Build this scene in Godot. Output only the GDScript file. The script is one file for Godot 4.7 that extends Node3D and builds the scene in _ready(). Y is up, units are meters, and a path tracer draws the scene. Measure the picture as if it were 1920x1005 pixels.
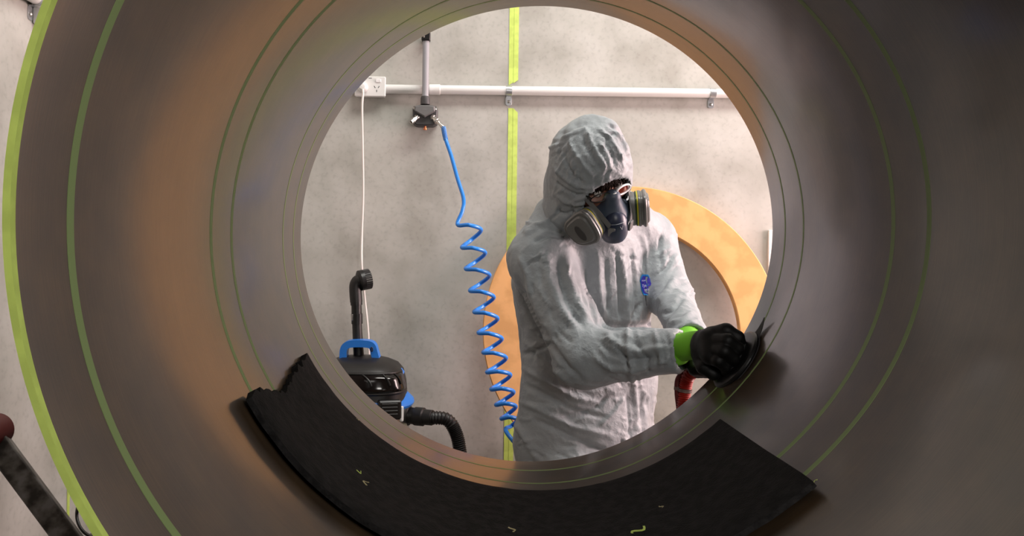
extends Node3D

const FOC := 1500.0                 # focal length in pixels of a 1920 x 1005 frame
const VPX := 885.5                  # where the lens axis meets the frame
const VPY := 468.0
const CAM := Vector3(0, 0.84, 0)
const ROLL := 0.0131
const TC := Vector2(0.154, 0.8796)  # axis of the big ring mould (runs along z)
const RA := 0.5678
const RB := 0.5455
const TILT := 0.26
const WALL_Z := -3.06
const WALL_X := -1.1

class M:
	var v := PackedVector3Array()
	var t := PackedVector2Array()
	var f := PackedInt32Array()

	func orient(from: int) -> void:
		var c := Vector3.ZERO
		var n := 0
		for i in range(from, f.size()):
			c += v[f[i]]
			n += 1
		if n == 0: return
		c /= n
		var s := 0.0
		for i in range(from, f.size(), 3):
			s += (v[f[i]] - c).dot((v[f[i + 1]] - c).cross(v[f[i + 2]] - c))
		if s < 0:
			for i in range(from, f.size(), 3):
				var k := f[i + 1]
				f[i + 1] = f[i + 2]
				f[i + 2] = k

	func grid(p: PackedVector3Array, nu: int, wrap := false, wrap_v := false, uv := PackedVector2Array(), fix := true) -> void:
		var b := v.size()
		var s := f.size()
		var nv := p.size() / nu
		v.append_array(p)
		if uv.is_empty():
			uv.resize(p.size())
		t.append_array(uv)
		for j in (nv if wrap_v else nv - 1):
			var j2 := (j + 1) % nv
			for i in (nu if wrap else nu - 1):
				var i2 := (i + 1) % nu
				var q0 := b + j * nu + i
				var q1 := b + j * nu + i2
				var q2 := b + j2 * nu + i2
				var q3 := b + j2 * nu + i
				f.append_array([q0, q1, q2, q0, q2, q3])
		if fix: orient(s)

	func fan(ring: PackedInt32Array, centre: Vector3) -> void:
		var c := v.size()
		v.append(centre)
		t.append(Vector2.ZERO)
		for i in ring.size():
			f.append_array([c, ring[i], ring[(i + 1) % ring.size()]])

	func tube(path: PackedVector3Array, r, sides := 12, cap := true, flat := 1.0) -> void:
		var n := path.size()
		var s := f.size()
		var b := v.size()
		var up := Vector3.UP
		var t0 := (path[1] - path[0]).normalized()
		if absf(t0.dot(up)) > 0.9: up = Vector3.RIGHT
		var x := t0.cross(up).normalized()
		var p := PackedVector3Array()
		for i in n:
			var d := (path[mini(i + 1, n - 1)] - path[maxi(i - 1, 0)]).normalized()
			x = (x - d * x.dot(d)).normalized()
			var y := d.cross(x)
			var rr: float = r if r is float else r[mini(i, r.size() - 1)]
			for k in sides:
				var a := TAU * k / sides
				p.append(path[i] + x * cos(a) * rr + y * sin(a) * rr * flat)
		grid(p, sides, true, false, PackedVector2Array(), false)
		if cap:
			var r0 := PackedInt32Array()
			var r1 := PackedInt32Array()
			for k in sides:
				r0.append(b + sides - 1 - k)
				r1.append(b + (n - 1) * sides + k)
			fan(r0, path[0])
			fan(r1, path[n - 1])
		orient(s)

	func lathe(prof: PackedVector2Array, segs: int, xf: Transform3D, close := false) -> void:
		var p := PackedVector3Array()
		for q in prof:
			for k in segs:
				var a := TAU * k / segs
				p.append(xf * Vector3(q.x * cos(a), q.y, q.x * sin(a)))
		grid(p, segs, true, close)

	func prism(poly: PackedVector2Array, depth: float, bevel: float, xf: Transform3D) -> void:
		var s := f.size()
		var b := v.size()
		var n := poly.size()
		if Geometry2D.is_polygon_clockwise(poly):
			poly = poly.duplicate()
			poly.reverse()
		var inn := PackedVector2Array()
		for i in n:
			var a := (poly[i] - poly[(i + n - 1) % n]).normalized()
			var c := (poly[(i + 1) % n] - poly[i]).normalized()
			var na := Vector2(-a.y, a.x)
			var nc := Vector2(-c.y, c.x)
			var m := (na + nc).normalized()
			inn.append(poly[i] + m * bevel / maxf(0.5, m.dot(na)))
		var rows := [[inn, 0.0], [poly, bevel], [poly, depth - bevel], [inn, depth]] if bevel > 0 else [[poly, 0.0], [poly, depth]]
		var p := PackedVector3Array()
		for r in rows:
			for q: Vector2 in r[0]:
				p.append(xf * Vector3(q.x, q.y, r[1]))
		grid(p, n, true, false, PackedVector2Array(), false)
		var tri := Geometry2D.triangulate_polygon(inn if bevel > 0 else poly)
		var top := b + (rows.size() - 1) * n
		for i in range(0, tri.size(), 3):
			f.append_array([b + tri[i], b + tri[i + 2], b + tri[i + 1]])
			f.append_array([top + tri[i], top + tri[i + 1], top + tri[i + 2]])
		orient(s)

	func box(size: Vector3, bevel: float, xf: Transform3D) -> void:
		var w := size.x / 2
		var h := size.y / 2
		var c := bevel
		var poly := PackedVector2Array([Vector2(-w + c, -h), Vector2(w - c, -h), Vector2(w, -h + c), Vector2(w, h - c), Vector2(w - c, h), Vector2(-w + c, h), Vector2(-w, h - c), Vector2(-w, -h + c)]) if c > 0 else PackedVector2Array([Vector2(-w, -h), Vector2(w, -h), Vector2(w, h), Vector2(-w, h)])
		prism(poly, size.z, bevel, xf.translated_local(Vector3(0, 0, -size.z / 2)))

	func ball(c: Vector3, b: Basis, segs := 20) -> void:      # b's columns are the three radii
		var p := PackedVector3Array()
		for j in segs / 2 + 1:
			var e := PI * j / (segs / 2)
			for k in segs:
				var a := TAU * k / segs
				p.append(c + b * Vector3(sin(e) * cos(a), cos(e), sin(e) * sin(a)))
		grid(p, segs, true)

	func mesh(deg: float, off: Vector3) -> ArrayMesh:
		var fn := PackedVector3Array()
		var nt := f.size() / 3
		fn.resize(nt)
		var arr := []
		arr.resize(Mesh.ARRAY_MAX)
		for i in nt:
			fn[i] = (v[f[3 * i + 1]] - v[f[3 * i]]).cross(v[f[3 * i + 2]] - v[f[3 * i]])
		var ov := PackedVector3Array()
		var on := PackedVector3Array()
		var ot := PackedVector2Array()
		var oi := PackedInt32Array()
		if deg >= 180:
			on.resize(v.size())
			for i in nt:
				for k in 3:
					on[f[3 * i + k]] += fn[i]
			for i in v.size():
				on[i] = on[i].normalized()
				ov.append(v[i] - off)
			ot = t
			for i in range(0, f.size(), 3):
				oi.append_array([f[i], f[i + 2], f[i + 1]])
		else:
			var cosd := cos(deg_to_rad(deg))
			var around := []
			around.resize(v.size())
			for i in nt:
				for k in 3:
					var q := f[3 * i + k]
					if around[q] == null: around[q] = PackedInt32Array()
					around[q].append(i)
			for i in nt:
				var u := fn[i].normalized()
				if u == Vector3.ZERO: continue
				for k in [0, 2, 1]:
					var q := f[3 * i + k]
					var s := Vector3.ZERO
					for j: int in around[q]:
						if fn[j].dot(u) >= cosd * fn[j].length(): s += fn[j]
					ov.append(v[q] - off)
					on.append(s.normalized())
					ot.append(t[q])
					oi.append(oi.size())
		arr[Mesh.ARRAY_VERTEX] = ov
		arr[Mesh.ARRAY_NORMAL] = on
		arr[Mesh.ARRAY_TEX_UV] = ot
		arr[Mesh.ARRAY_INDEX] = oi
		var me := ArrayMesh.new()
		me.add_surface_from_arrays(Mesh.PRIMITIVE_TRIANGLES, arr)
		return me

# A distance field on a grid, for bodies and cloth.
class Field:
	var o: Vector3
	var h: float
	var nx: int
	var ny: int
	var nz: int
	var d := PackedFloat32Array()

	func _init(lo: Vector3, hi: Vector3, cell: float) -> void:
		o = lo
		h = cell
		nx = int((hi.x - lo.x) / h) + 2
		ny = int((hi.y - lo.y) / h) + 2
		nz = int((hi.z - lo.z) / h) + 2
		d.resize(nx * ny * nz)
		d.fill(9.0)

	func lo_of(p: Vector3) -> Vector3i:
		return Vector3i(clampi(int((p.x - o.x) / h), 0, nx), clampi(int((p.y - o.y) / h), 0, ny), clampi(int((p.z - o.z) / h), 0, nz))

	func cap(a: Vector3, b: Vector3, ra: float, rb: float, k := 0.02, n := Vector3.ZERO, s := 1.0) -> void:
		var r := maxf(ra, rb) + k * 2 + h * 2
		var l0 := lo_of(a.min(b) - Vector3.ONE * r)
		var l1 := lo_of(a.max(b) + Vector3.ONE * (r + h))
		var e := 1.0 / s - 1.0
		var ab := b - a
		ab += n * (n.dot(ab) * e)
		var inv := 1.0 / maxf(ab.dot(ab), 1e-9)
		for z in range(l0.z, l1.z):
			for y in range(l0.y, l1.y):
				var at := (z * ny + y) * nx
				for x in range(l0.x, l1.x):
					var p := Vector3(o.x + x * h, o.y + y * h, o.z + z * h) - a
					if e != 0: p += n * (n.dot(p) * e)
					var q := clampf(p.dot(ab) * inv, 0, 1)
					var w := (p - ab * q).length() - ra - (rb - ra) * q
					var g := d[at + x]
					var m := k - absf(g - w)
					d[at + x] = minf(g, w) - (m * m * 0.25 / k if m > 0 else 0.0)

	func chain(pts: Array, radii: Array, k := 0.02) -> void:
		for i in pts.size() - 1:
			cap(pts[i], pts[i + 1], radii[i], radii[i + 1], k)

	func ell(c: Vector3, b: Basis, rad: Vector3, k := 0.02, cut := false) -> void:     # b: orthonormal axes
		var r := maxf(rad.x, maxf(rad.y, rad.z)) + k * 2 + h * 2
		var l0 := lo_of(c - Vector3.ONE * r)
		var l1 := lo_of(c + Vector3.ONE * (r + h))
		var bi := b.transposed()
		for z in range(l0.z, l1.z):
			for y in range(l0.y, l1.y):
				var at := (z * ny + y) * nx
				for x in range(l0.x, l1.x):
					var p := (bi * (Vector3(o.x + x * h, o.y + y * h, o.z + z * h) - c)) / rad
					var k0 := p.length()
					var k1 := (p / rad).length()
					var w := k0 * (k0 - 1.0) / maxf(k1, 1e-6)
					var g := d[at + x]
					if cut:
						w = -w
						var m := k - absf(g - w)
						d[at + x] = maxf(g, w) + (m * m * 0.25 / k if m > 0 else 0.0)
					else:
						var m := k - absf(g - w)
						d[at + x] = minf(g, w) - (m * m * 0.25 / k if m > 0 else 0.0)

	func shell(th: float) -> void:
		for i in d.size():
			d[i] = maxf(d[i], -d[i] - th)

	func below(y: float) -> void:       # keep only what lies above y
		for i in d.size():
			d[i] = maxf(d[i], y - (o.y + ((i / nx) % ny) * h))

	func add_to(m: M) -> void:
		var id := PackedInt32Array()
		id.resize(nx * ny * nz)
		id.fill(-1)
		var row := nx
		var pl := nx * ny
		var offs := PackedInt32Array([0, 1, row, row + 1, pl, pl + 1, pl + row, pl + row + 1])
		var edges := PackedInt32Array([0, 1, 2, 3, 4, 5, 6, 7, 0, 2, 1, 3, 4, 6, 5, 7, 0, 4, 1, 5, 2, 6, 3, 7])
		for z in nz - 1:
			for y in ny - 1:
				var at := z * pl + y * row
				for x in nx - 1:
					var c := at + x
					var g := d[c]
					if absf(g) > 2.5 * h: continue
					var s := 0
					for k in 8:
						if d[c + offs[k]] < 0: s += 1
					if s == 0 or s == 8: continue
					var sum := Vector3.ZERO
					var n := 0
					for e in range(0, 24, 2):
						var i0 := edges[e]
						var i1 := edges[e + 1]
						var d0 := d[c + offs[i0]]
						var d1 := d[c + offs[i1]]
						if (d0 < 0) != (d1 < 0):
							var q := d0 / (d0 - d1)
							sum += Vector3(i0 & 1, (i0 >> 1) & 1, i0 >> 2).lerp(Vector3(i1 & 1, (i1 >> 1) & 1, i1 >> 2), q)
							n += 1
					id[c] = m.v.size()
					m.v.append(o + (Vector3(x, y, z) + sum / n) * h)
					m.t.append(Vector2.ZERO)
		for z in range(1, nz - 1):
			for y in range(1, ny - 1):
				var at := z * pl + y * row
				for x in range(1, nx - 1):
					var c := at + x
					if id[c] < 0: continue
					var ins := d[c] < 0
					for ax in 3:
						var st := 1 if ax == 0 else (row if ax == 1 else pl)
						if (d[c + st] < 0) == ins: continue
						var s1 := row if ax == 0 else (pl if ax == 1 else 1)
						var s2 := pl if ax == 0 else (1 if ax == 1 else row)
						var q0 := id[c - s1 - s2]
						var q1 := id[c - s2]
						var q2 := id[c]
						var q3 := id[c - s1]
						if q0 < 0 or q1 < 0 or q3 < 0: continue
						if ins: m.f.append_array([q0, q1, q2, q0, q2, q3])
						else: m.f.append_array([q0, q2, q1, q0, q3, q2])

# ---- naming -------------------------------------------------------------
var used := {}

func numbered(called: String) -> String:
	var k: int = used.get(called, 0)
	used[called] = k + 1
	return called if k == 0 else "%s_%03d" % [called, k]

func tag(o: Node, label: String, category: String, group := "") -> Node:
	o.set_meta("label", label)
	o.set_meta("category", category)
	if group: o.set_meta("group", group)
	return o

func thing(called: String, label: String, category: String, at: Vector3, group := "") -> Node3D:
	var o := Node3D.new()
	o.name = numbered(called)
	o.position = at
	add_child(o)
	tag(o, label, category, group)
	return o

func put(m: M, called: String, mt: Material, parent: Node3D = null, deg := 35.0) -> MeshInstance3D:
	var o := MeshInstance3D.new()
	var off := Vector3.ZERO
	if parent == null:
		var lo := m.v[0]
		var hi := m.v[0]
		for q in m.v:
			lo = lo.min(q)
			hi = hi.max(q)
		off = Vector3((lo.x + hi.x) / 2, lo.y, (lo.z + hi.z) / 2)
		o.position = off
		o.name = numbered(called)
		add_child(o)
	else:
		var p: Node3D = parent
		while p != self and p != null:
			off += p.position
			p = p.get_parent() as Node3D
		o.name = called
		parent.add_child(o, true)
	o.mesh = m.mesh(deg, off)
	o.material_override = mt
	return o

func struct(m: M, called: String, mt: Material, parent: Node3D = null) -> MeshInstance3D:
	var o := put(m, called, mt, parent)
	if parent == null: o.set_meta("kind", "structure")
	return o

# ---- pixels of the photograph to points ----------------------------------
func ray(px: float, py: float) -> Vector3:
	return Basis(Vector3.BACK, ROLL) * Vector3((px - VPX) / FOC, -(py - VPY) / FOC, -1.0)

func P(px: float, py: float, d: float) -> Vector3:
	return CAM + ray(px, py) * d

func PL(px: float, py: float, off := 0.0) -> Vector3:      # on the left-hand wall
	var r := ray(px, py)
	return CAM + r * ((WALL_X + off) / r.x)

func tp(a: float, off: float, z: float) -> Vector3:        # a point of the ring mould's bore, off metres inside it
	off += 0.012 * exp(-pow((wrapf(a, -PI, PI) + 0.80) / 0.45, 2))     # it sags out of round here
	var c := cos(a - TILT)
	var s := sin(a - TILT)
	var p := Vector2((RA - off) * c, (RB - off) * s).rotated(TILT)
	return Vector3(TC.x + p.x, TC.y + p.y, z)

func pts(list: Array) -> PackedVector3Array:               # [px, py, d] triples
	var r := PackedVector3Array()
	for q in list:
		r.append(P(q[0], q[1], q[2]))
	return r

func curve(p: PackedVector3Array, step := 0.01) -> PackedVector3Array:
	var c := Curve3D.new()
	c.bake_interval = step
	for i in p.size():
		var g := (p[mini(i + 1, p.size() - 1)] - p[maxi(i - 1, 0)]) / 6.0
		c.add_point(p[i], -g, g)
	return c.get_baked_points()

func rrect(w: float, h: float, r: float, n := 4) -> PackedVector2Array:
	var p := PackedVector2Array()
	for q in 4:
		var c := Vector2((w / 2 - r) * (1 if q == 0 or q == 3 else -1), (h / 2 - r) * (1 if q < 2 else -1))
		for k in n + 1:
			p.append(c + Vector2.from_angle(PI / 2 * (q + float(k) / n)) * r)
	return p

func oval(rx: float, ry: float, n := 24) -> PackedVector2Array:
	var p := PackedVector2Array()
	for k in n:
		p.append(Vector2(cos(TAU * k / n) * rx, sin(TAU * k / n) * ry))
	return p

func look(at: Vector3, z: Vector3, up := Vector3.UP) -> Transform3D:    # z axis along z
	var zz := z.normalized()
	if absf(zz.dot(up)) > 0.99: up = Vector3.RIGHT
	var x := up.cross(zz).normalized()
	return Transform3D(Basis(x, zz.cross(x), zz), at)

func along(at: Vector3, y: Vector3) -> Transform3D:                     # y axis along y
	var yy := y.normalized()
	var x := yy.cross(Vector3.BACK if absf(yy.z) < 0.9 else Vector3.RIGHT).normalized()
	return Transform3D(Basis(x, yy, x.cross(yy)), at)

func band(path: PackedVector3Array, nrm: Vector3, width: float, thick: float, m: M) -> void:
	var p := PackedVector3Array()
	for i in path.size():
		var d := (path[mini(i + 1, path.size() - 1)] - path[maxi(i - 1, 0)]).normalized()
		var s := d.cross(nrm).normalized() * width / 2
		var n := s.cross(d).normalized() * thick / 2
		p.append_array([path[i] + s + n, path[i] - s + n, path[i] - s - n, path[i] + s - n])
	var b := m.v.size()
	var st := m.f.size()
	m.grid(p, 4, true, false, PackedVector2Array(), false)
	var e := b + (path.size() - 1) * 4
	m.f.append_array([b, b + 2, b + 1, b, b + 3, b + 2, e, e + 1, e + 2, e, e + 2, e + 3])
	m.orient(st)

# ---- materials -----------------------------------------------------------
func noise(kind: int, freq: float, seed_: int, octaves := 4, ridged := false) -> FastNoiseLite:
	var n := FastNoiseLite.new()
	n.noise_type = kind
	n.frequency = freq
	n.seed = seed_
	n.fractal_octaves = octaves
	n.fractal_type = FastNoiseLite.FRACTAL_RIDGED if ridged else FastNoiseLite.FRACTAL_FBM
	return n

func ntex(n: FastNoiseLite, cols: Array, stops: Array, w := 512, h := 512, bump := 0.0) -> NoiseTexture2D:
	var x := NoiseTexture2D.new()
	x.width = w
	x.height = h
	x.seamless = true
	x.seamless_blend_skirt = 0.2
	x.noise = n
	if bump > 0:
		x.as_normal_map = true
		x.bump_strength = bump
	elif cols.size():
		var g := Gradient.new()
		g.offsets = PackedFloat32Array(stops)
		g.colors = PackedColorArray(cols)
		x.color_ramp = g
	return x

func mat(called: String, c: Color, rough := 0.6, metal := 0.0, spec := 0.5) -> StandardMaterial3D:
	var m := StandardMaterial3D.new()
	m.resource_name = called
	m.albedo_color = c
	m.roughness = rough
	m.metallic = metal
	m.metallic_specular = spec
	return m

func tri(m: StandardMaterial3D, scale: float, world := false) -> StandardMaterial3D:
	m.uv1_triplanar = true
	m.uv1_world_triplanar = world
	m.uv1_scale = Vector3.ONE * scale
	m.uv1_triplanar_sharpness = 4.0
	return m

func grainy(m: StandardMaterial3D, tex: Texture2D, scale: float, relief: Texture2D = null, cm := 0.05) -> StandardMaterial3D:
	tri(m, scale)
	if tex: m.albedo_texture = tex
	if relief:
		m.heightmap_enabled = true
		m.heightmap_texture = relief
		m.heightmap_scale = cm
	return m

var K := {}     # shared materials

func _ready() -> void:
	var cam := Camera3D.new()
	cam.name = "camera"
	cam.projection = Camera3D.PROJECTION_FRUSTUM
	var near := 0.05
	cam.set_frustum(1005.0 / FOC * near, Vector2((960.0 - VPX) / FOC, -(502.5 - VPY) / FOC) * near, near, 60.0)
	cam.position = CAM
	cam.rotation.z = ROLL
	add_child(cam)
	cam.current = true
	var we := WorldEnvironment.new()
	we.name = "environment"
	var env := Environment.new()
	env.background_mode = Environment.BG_COLOR
	env.background_color = Color(0.02, 0.02, 0.022)
	env.tonemap_mode = Environment.TONE_MAPPER_LINEAR
	env.tonemap_exposure = 1.0
	env.sdfgi_enabled = true
	env.ssao_enabled = true
	env.ssil_enabled = true
	we.environment = env
	add_child(we)
	materials()
	light_panel("unseen_ceiling_light", "unseen ceiling light panel, out of view, placed to light the back wall", Vector3(1.2, 3.38, -1.85), Vector3(-0.05, -1, -0.30), Vector2(2.4, 0.6), Color(1.0, 0.99, 0.965), 5.7)  # out of view, lights the back wall from above
	light_panel("unseen_side_light_1", "unseen light panel by the right hand wall, placed to light the sleeve on the right", Vector3(2.99, 1.25, -2.32), Vector3(-1, 0, 0), Vector2(1.2, 1.5), Color(1.0, 0.87, 0.86), 7.5)  # unseen panel out of frame, set to brighten the sleeve on the right
	light_panel("unseen_ceiling_light", "unseen ceiling light panel behind the viewpoint, placed to light the near part of the ring", Vector3(1.5, 3.38, 0.9), Vector3(-0.4, -1, -0.5), Vector2(2.0, 0.9), Color(1.0, 0.97, 0.95), 0.5)  # unseen and dim, lifts the near part of the ring
	light_panel("unseen_soft_box_light", "unseen soft box lamp on a tripod behind the viewpoint, placed to light the ring inside", Vector3(0.62, 1.28, 0.32), Vector3(-0.22, -0.18, -1), Vector2(0.5, 0.5), Color(1.0, 0.98, 0.96), 5.0)  # stands out of view, lights near tape, bore and mask from the front

	room()
	ring_mould()
	rubber_mat()
	foam_ring()
	wall_fittings()
	left_corner()
	blue_hose()
	vacuum()
	person()
	sander()

func light_panel(called: String, label: String, at: Vector3, towards: Vector3, size: Vector2, col: Color, e: float) -> void:
	var o := thing(called, label, "light", at)
	var xf := look(at, towards, Vector3.BACK if absf(towards.y) > 0.5 else Vector3.UP)
	var m := M.new()
	m.box(Vector3(size.x + 0.06, size.y + 0.06, 0.05), 0.006, xf.translated_local(Vector3(0, 0, -0.026)))
	put(m, "housing", K.white, o)
	m = M.new()
	m.box(Vector3(size.x, size.y, 0.004), 0.0, xf.translated_local(Vector3(0, 0, 0.003)))
	if called == "unseen_side_light_1": o.set_meta("kind", "structure")
	if called == "unseen_soft_box_light":
		m = M.new()
		m.tube(PackedVector3Array([Vector3(at.x, 0.25, at.z + 0.05), at + Vector3(0, -0.2, 0.05)]), 0.011, 12)
		put(m, "pole", K.black, o)
		for k in 3:
			m = M.new()
			var a := TAU * k / 3.0 + 0.5
			m.tube(PackedVector3Array([Vector3(at.x, 0.5, at.z + 0.05), Vector3(at.x + cos(a) * 0.34, 0.01, at.z + 0.05 + sin(a) * 0.34)]), 0.009, 10)
			put(m, "leg", K.black, o)
	var g := mat("lamp_diffuser", Color(0.9, 0.9, 0.9), 0.8)
	g.emission_enabled = true
	g.emission = col
	g.emission_energy_multiplier = 2.0
	put(m, "diffuser", g, o)
	var l := AreaLight3D.new()
	l.name = "lamp"
	l.area_size = size
	l.light_color = col
	l.light_energy = e
	l.area_normalize_energy = false
	l.area_range = 12.0
	l.area_attenuation = 2.0
	l.shadow_enabled = true
	o.add_child(l)
	l.transform = Transform3D(Basis(-xf.basis.x, xf.basis.y, -xf.basis.z), xf.basis.z * 0.012)

func materials() -> void:
	var white := Color(1, 1, 1)
	# concrete: cloudy mottling, pinholes and a little relief
	var c1 := ntex(noise(FastNoiseLite.TYPE_SIMPLEX_SMOOTH, 0.006, 3, 6), [Color(0.70, 0.69, 0.67), Color(0.745, 0.735, 0.72), Color(0.77, 0.76, 0.745), Color(0.80, 0.79, 0.78)], [0.2, 0.42, 0.6, 0.85], 1024, 1024)
	var c2 := ntex(noise(FastNoiseLite.TYPE_SIMPLEX, 0.06, 8, 5), [Color(0.94, 0.94, 0.94), Color(0.985, 0.985, 0.985), white], [0.10, 0.36, 1.0], 1024, 1024)
	var con := tri(mat("concrete", Color(0.95, 0.955, 0.94), 0.85, 0, 0.3), 0.55, true)
	con.albedo_texture = c1
	con.detail_enabled = true
	con.detail_blend_mode = BaseMaterial3D.BLEND_MODE_MUL
	con.detail_albedo = c2
	con.uv2_triplanar = true
	con.uv2_world_triplanar = true
	con.uv2_scale = Vector3.ONE * 1.3
	con.heightmap_enabled = true
	con.heightmap_texture = ntex(noise(FastNoiseLite.TYPE_SIMPLEX, 0.05, 18, 5), [], [], 512, 512)
	con.heightmap_scale = 0.03
	K.concrete = con
	var flo := tri(mat("floor_concrete", Color(0.5, 0.49, 0.47), 0.6), 0.6, true)
	flo.albedo_texture = c1
	K.floor = flo
	var ceil := tri(mat("ceiling_paint", Color(0.42, 0.42, 0.42), 0.9), 1.0, true)
	ceil.albedo_texture = c1
	K.ceiling = ceil
	var dk := tri(mat("unseen_dark_wall", Color(0.16, 0.155, 0.15), 0.9), 1.0, true)  # for walls out of view, coloured dark to darken the near bore
	dk.albedo_texture = c1
	K.unseen_dark_wall = dk
	K.white = mat("white_plastic", Color(0.9, 0.9, 0.89), 0.4)
	K.cord_white = mat("white_cord", Color(0.88, 0.85, 0.83), 0.5)
	K.grey_pipe = mat("grey_pipe", Color(0.60, 0.60, 0.62), 0.4)
	K.dark_plastic = grainy(mat("dark_plastic", Color(0.088, 0.08, 0.077), 0.45), null, 6.0, ntex(noise(FastNoiseLite.TYPE_SIMPLEX, 0.2, 4, 3), [], [], 256, 256), 0.01)
	K.black = mat("black_plastic", Color(0.03, 0.028, 0.028), 0.4)
	K.block = mat("grey_block", Color(0.26, 0.255, 0.26), 0.5)
	K.steel = mat("bright_steel", Color(0.78, 0.77, 0.75), 0.28, 1.0)
	K.zinc = mat("zinc_clip", Color(0.8, 0.81, 0.82), 0.35, 0.9)
	K.copper = mat("copper_drain", Color(0.85, 0.52, 0.36), 0.35, 0.9)
	K.blue = mat("blue_plastic", Color(0.16, 0.47, 0.83), 0.35)
	K.blue_hose = mat("blue_hose", Color(0.16, 0.50, 0.86), 0.22)
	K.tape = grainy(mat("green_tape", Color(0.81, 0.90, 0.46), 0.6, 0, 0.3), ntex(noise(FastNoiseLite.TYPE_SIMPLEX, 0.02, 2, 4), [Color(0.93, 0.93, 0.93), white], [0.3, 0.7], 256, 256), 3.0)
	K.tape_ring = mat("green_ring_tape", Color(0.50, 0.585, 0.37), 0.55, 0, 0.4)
	K.red = mat("red_hose", Color(0.62, 0.13, 0.09), 0.45)
	K.dark_red = mat("dark_red_rubber", Color(0.36, 0.08, 0.07), 0.55)
	# brushed, clear-coated bore of the ring mould: fine hair lines run round it (u is round, v along)
	var br := noise(FastNoiseLite.TYPE_SIMPLEX, 0.5, 5, 2)
	var b1 := Image.create(256, 1024, false, Image.FORMAT_RGB8)
	var rng := RandomNumberGenerator.new()
	rng.seed = 11
	for y in 1024:
		var line := rng.randf()
		for x in 256:
			var th := TAU * x / 256.0
			var a := br.get_noise_3d(cos(th) * 1.3, sin(th) * 1.3, y * 1.4) * 0.5 + br.get_noise_3d(cos(th) * 3.6 + 50, sin(th) * 3.6, y * 2.0) * 0.4
			var q := clampf(0.5 + a * 0.55 + (line - 0.5) * 0.3, 0, 1)
			b1.set_pixel(x, y, Color(q, q, q))
	var bt := ImageTexture.create_from_image(b1)
	var bc := Image.create(256, 1024, false, Image.FORMAT_RGB8)
	var cl := noise(FastNoiseLite.TYPE_SIMPLEX_SMOOTH, 0.5, 9, 4)
	for y in 1024:
		for x in 256:
			var q := b1.get_pixel(x, y).r
			var th := TAU * x / 256.0
			var w := clampf(0.5 + cl.get_noise_3d(cos(th) * 2.2, sin(th) * 2.2, y * 0.012) * 0.9, 0, 1)
			bc.set_pixel(x, y, Color(0.265, 0.222, 0.18).lerp(Color(0.355, 0.285, 0.21), w) * (0.80 + 0.4 * q))
	var tb := mat("brushed_composite", Color(0.9, 0.9, 0.9), 0.30, 0.0, 0.6)
	tb.clearcoat_enabled = true
	tb.clearcoat = 0.7
	tb.clearcoat_roughness = 0.12
	tb.albedo_texture = ImageTexture.create_from_image(bc)
	tb.heightmap_enabled = true
	tb.heightmap_texture = bt
	tb.heightmap_scale = 0.004
	tb.uv1_scale = Vector3(5, 1.6, 1)
	K.bore = tb
	K.rubber = grainy(mat("black_rubber", Color(0.15, 0.145, 0.145), 0.85, 0, 0.25), ntex(noise(FastNoiseLite.TYPE_SIMPLEX, 0.03, 6, 5), [Color(0.7, 0.7, 0.7), white], [0.25, 0.75], 512, 512), 2.0, ntex(noise(FastNoiseLite.TYPE_SIMPLEX, 0.15, 7, 4), [], [], 512, 512), 0.12)
	K.foam = grainy(mat("orange_foam", Color(0.91, 0.69, 0.46), 0.75, 0, 0.3), ntex(noise(FastNoiseLite.TYPE_SIMPLEX, 0.012, 12, 5), [Color(0.93, 0.92, 0.9), white], [0.3, 0.7], 512, 512), 1.2)
	K.bar = grainy(mat("grimy_steel", Color(0.55, 0.535, 0.525), 0.42, 0.25), ntex(noise(FastNoiseLite.TYPE_SIMPLEX, 0.02, 15, 5), [Color(0.5, 0.48, 0.46), Color(0.8, 0.78, 0.75), white], [0.3, 0.55, 0.8], 512, 512), 2.0)
	K.wood = mat("plain_wood", Color(0.62, 0.48, 0.33), 0.7)
	K.scrap = mat("pale_scrap", Color(0.72, 0.68, 0.5), 0.6)
	K.switch_white = mat("switch_white", Color(0.96, 0.96, 0.96), 0.3)
	K.slot = mat("socket_slot", Color(0.05, 0.05, 0.05), 0.7)
	K.print_grey = mat("print_grey", Color(0.45, 0.45, 0.45), 0.6)
	K.block_face = mat("block_face", Color(0.42, 0.42, 0.42), 0.4)
	K.guard = mat("spring_guard", Color(0.42, 0.62, 0.85), 0.35, 0.3)
	K.blue_dark = mat("blue_recess", Color(0.05, 0.16, 0.32), 0.5)
	K.smoked = mat("smoked_cover", Color(0.075, 0.055, 0.05), 0.12)
	K.skin = mat("skin", Color(0.62, 0.42, 0.34), 0.5)
	K.skin.subsurf_scatter_enabled = true
	K.skin.subsurf_scatter_strength = 0.2
	K.eye_white = mat("eye_white", Color(0.85, 0.82, 0.8), 0.2)
	K.iris = mat("iris", Color(0.16, 0.09, 0.05), 0.2)
	K.hair = mat("dark_hair", Color(0.10, 0.062, 0.045), 0.8, 0.0, 0.2)
	var cr := noise(FastNoiseLite.TYPE_SIMPLEX, 0.012, 40, 4, true)
	cr.domain_warp_enabled = true
	cr.domain_warp_amplitude = 25.0
	cr.domain_warp_frequency = 0.01
	var suit := tri(mat("coverall_cloth", Color(0.605, 0.63, 0.645), 0.5, 0, 0.45), 1.6)
	suit.heightmap_enabled = true
	suit.heightmap_texture = ntex(cr, [], [], 1024, 1024)
	suit.heightmap_scale = 0.13
	suit.albedo_texture = ntex(noise(FastNoiseLite.TYPE_SIMPLEX, 0.03, 41, 4), [Color(0.95, 0.95, 0.95), white], [0.3, 0.7], 256, 256)
	suit.backlight_enabled = true
	suit.backlight = Color(0.16, 0.15, 0.15)
	K.suit = suit
	K.mask = mat("mask_rubber", Color(0.27, 0.31, 0.37), 0.45)
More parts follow.
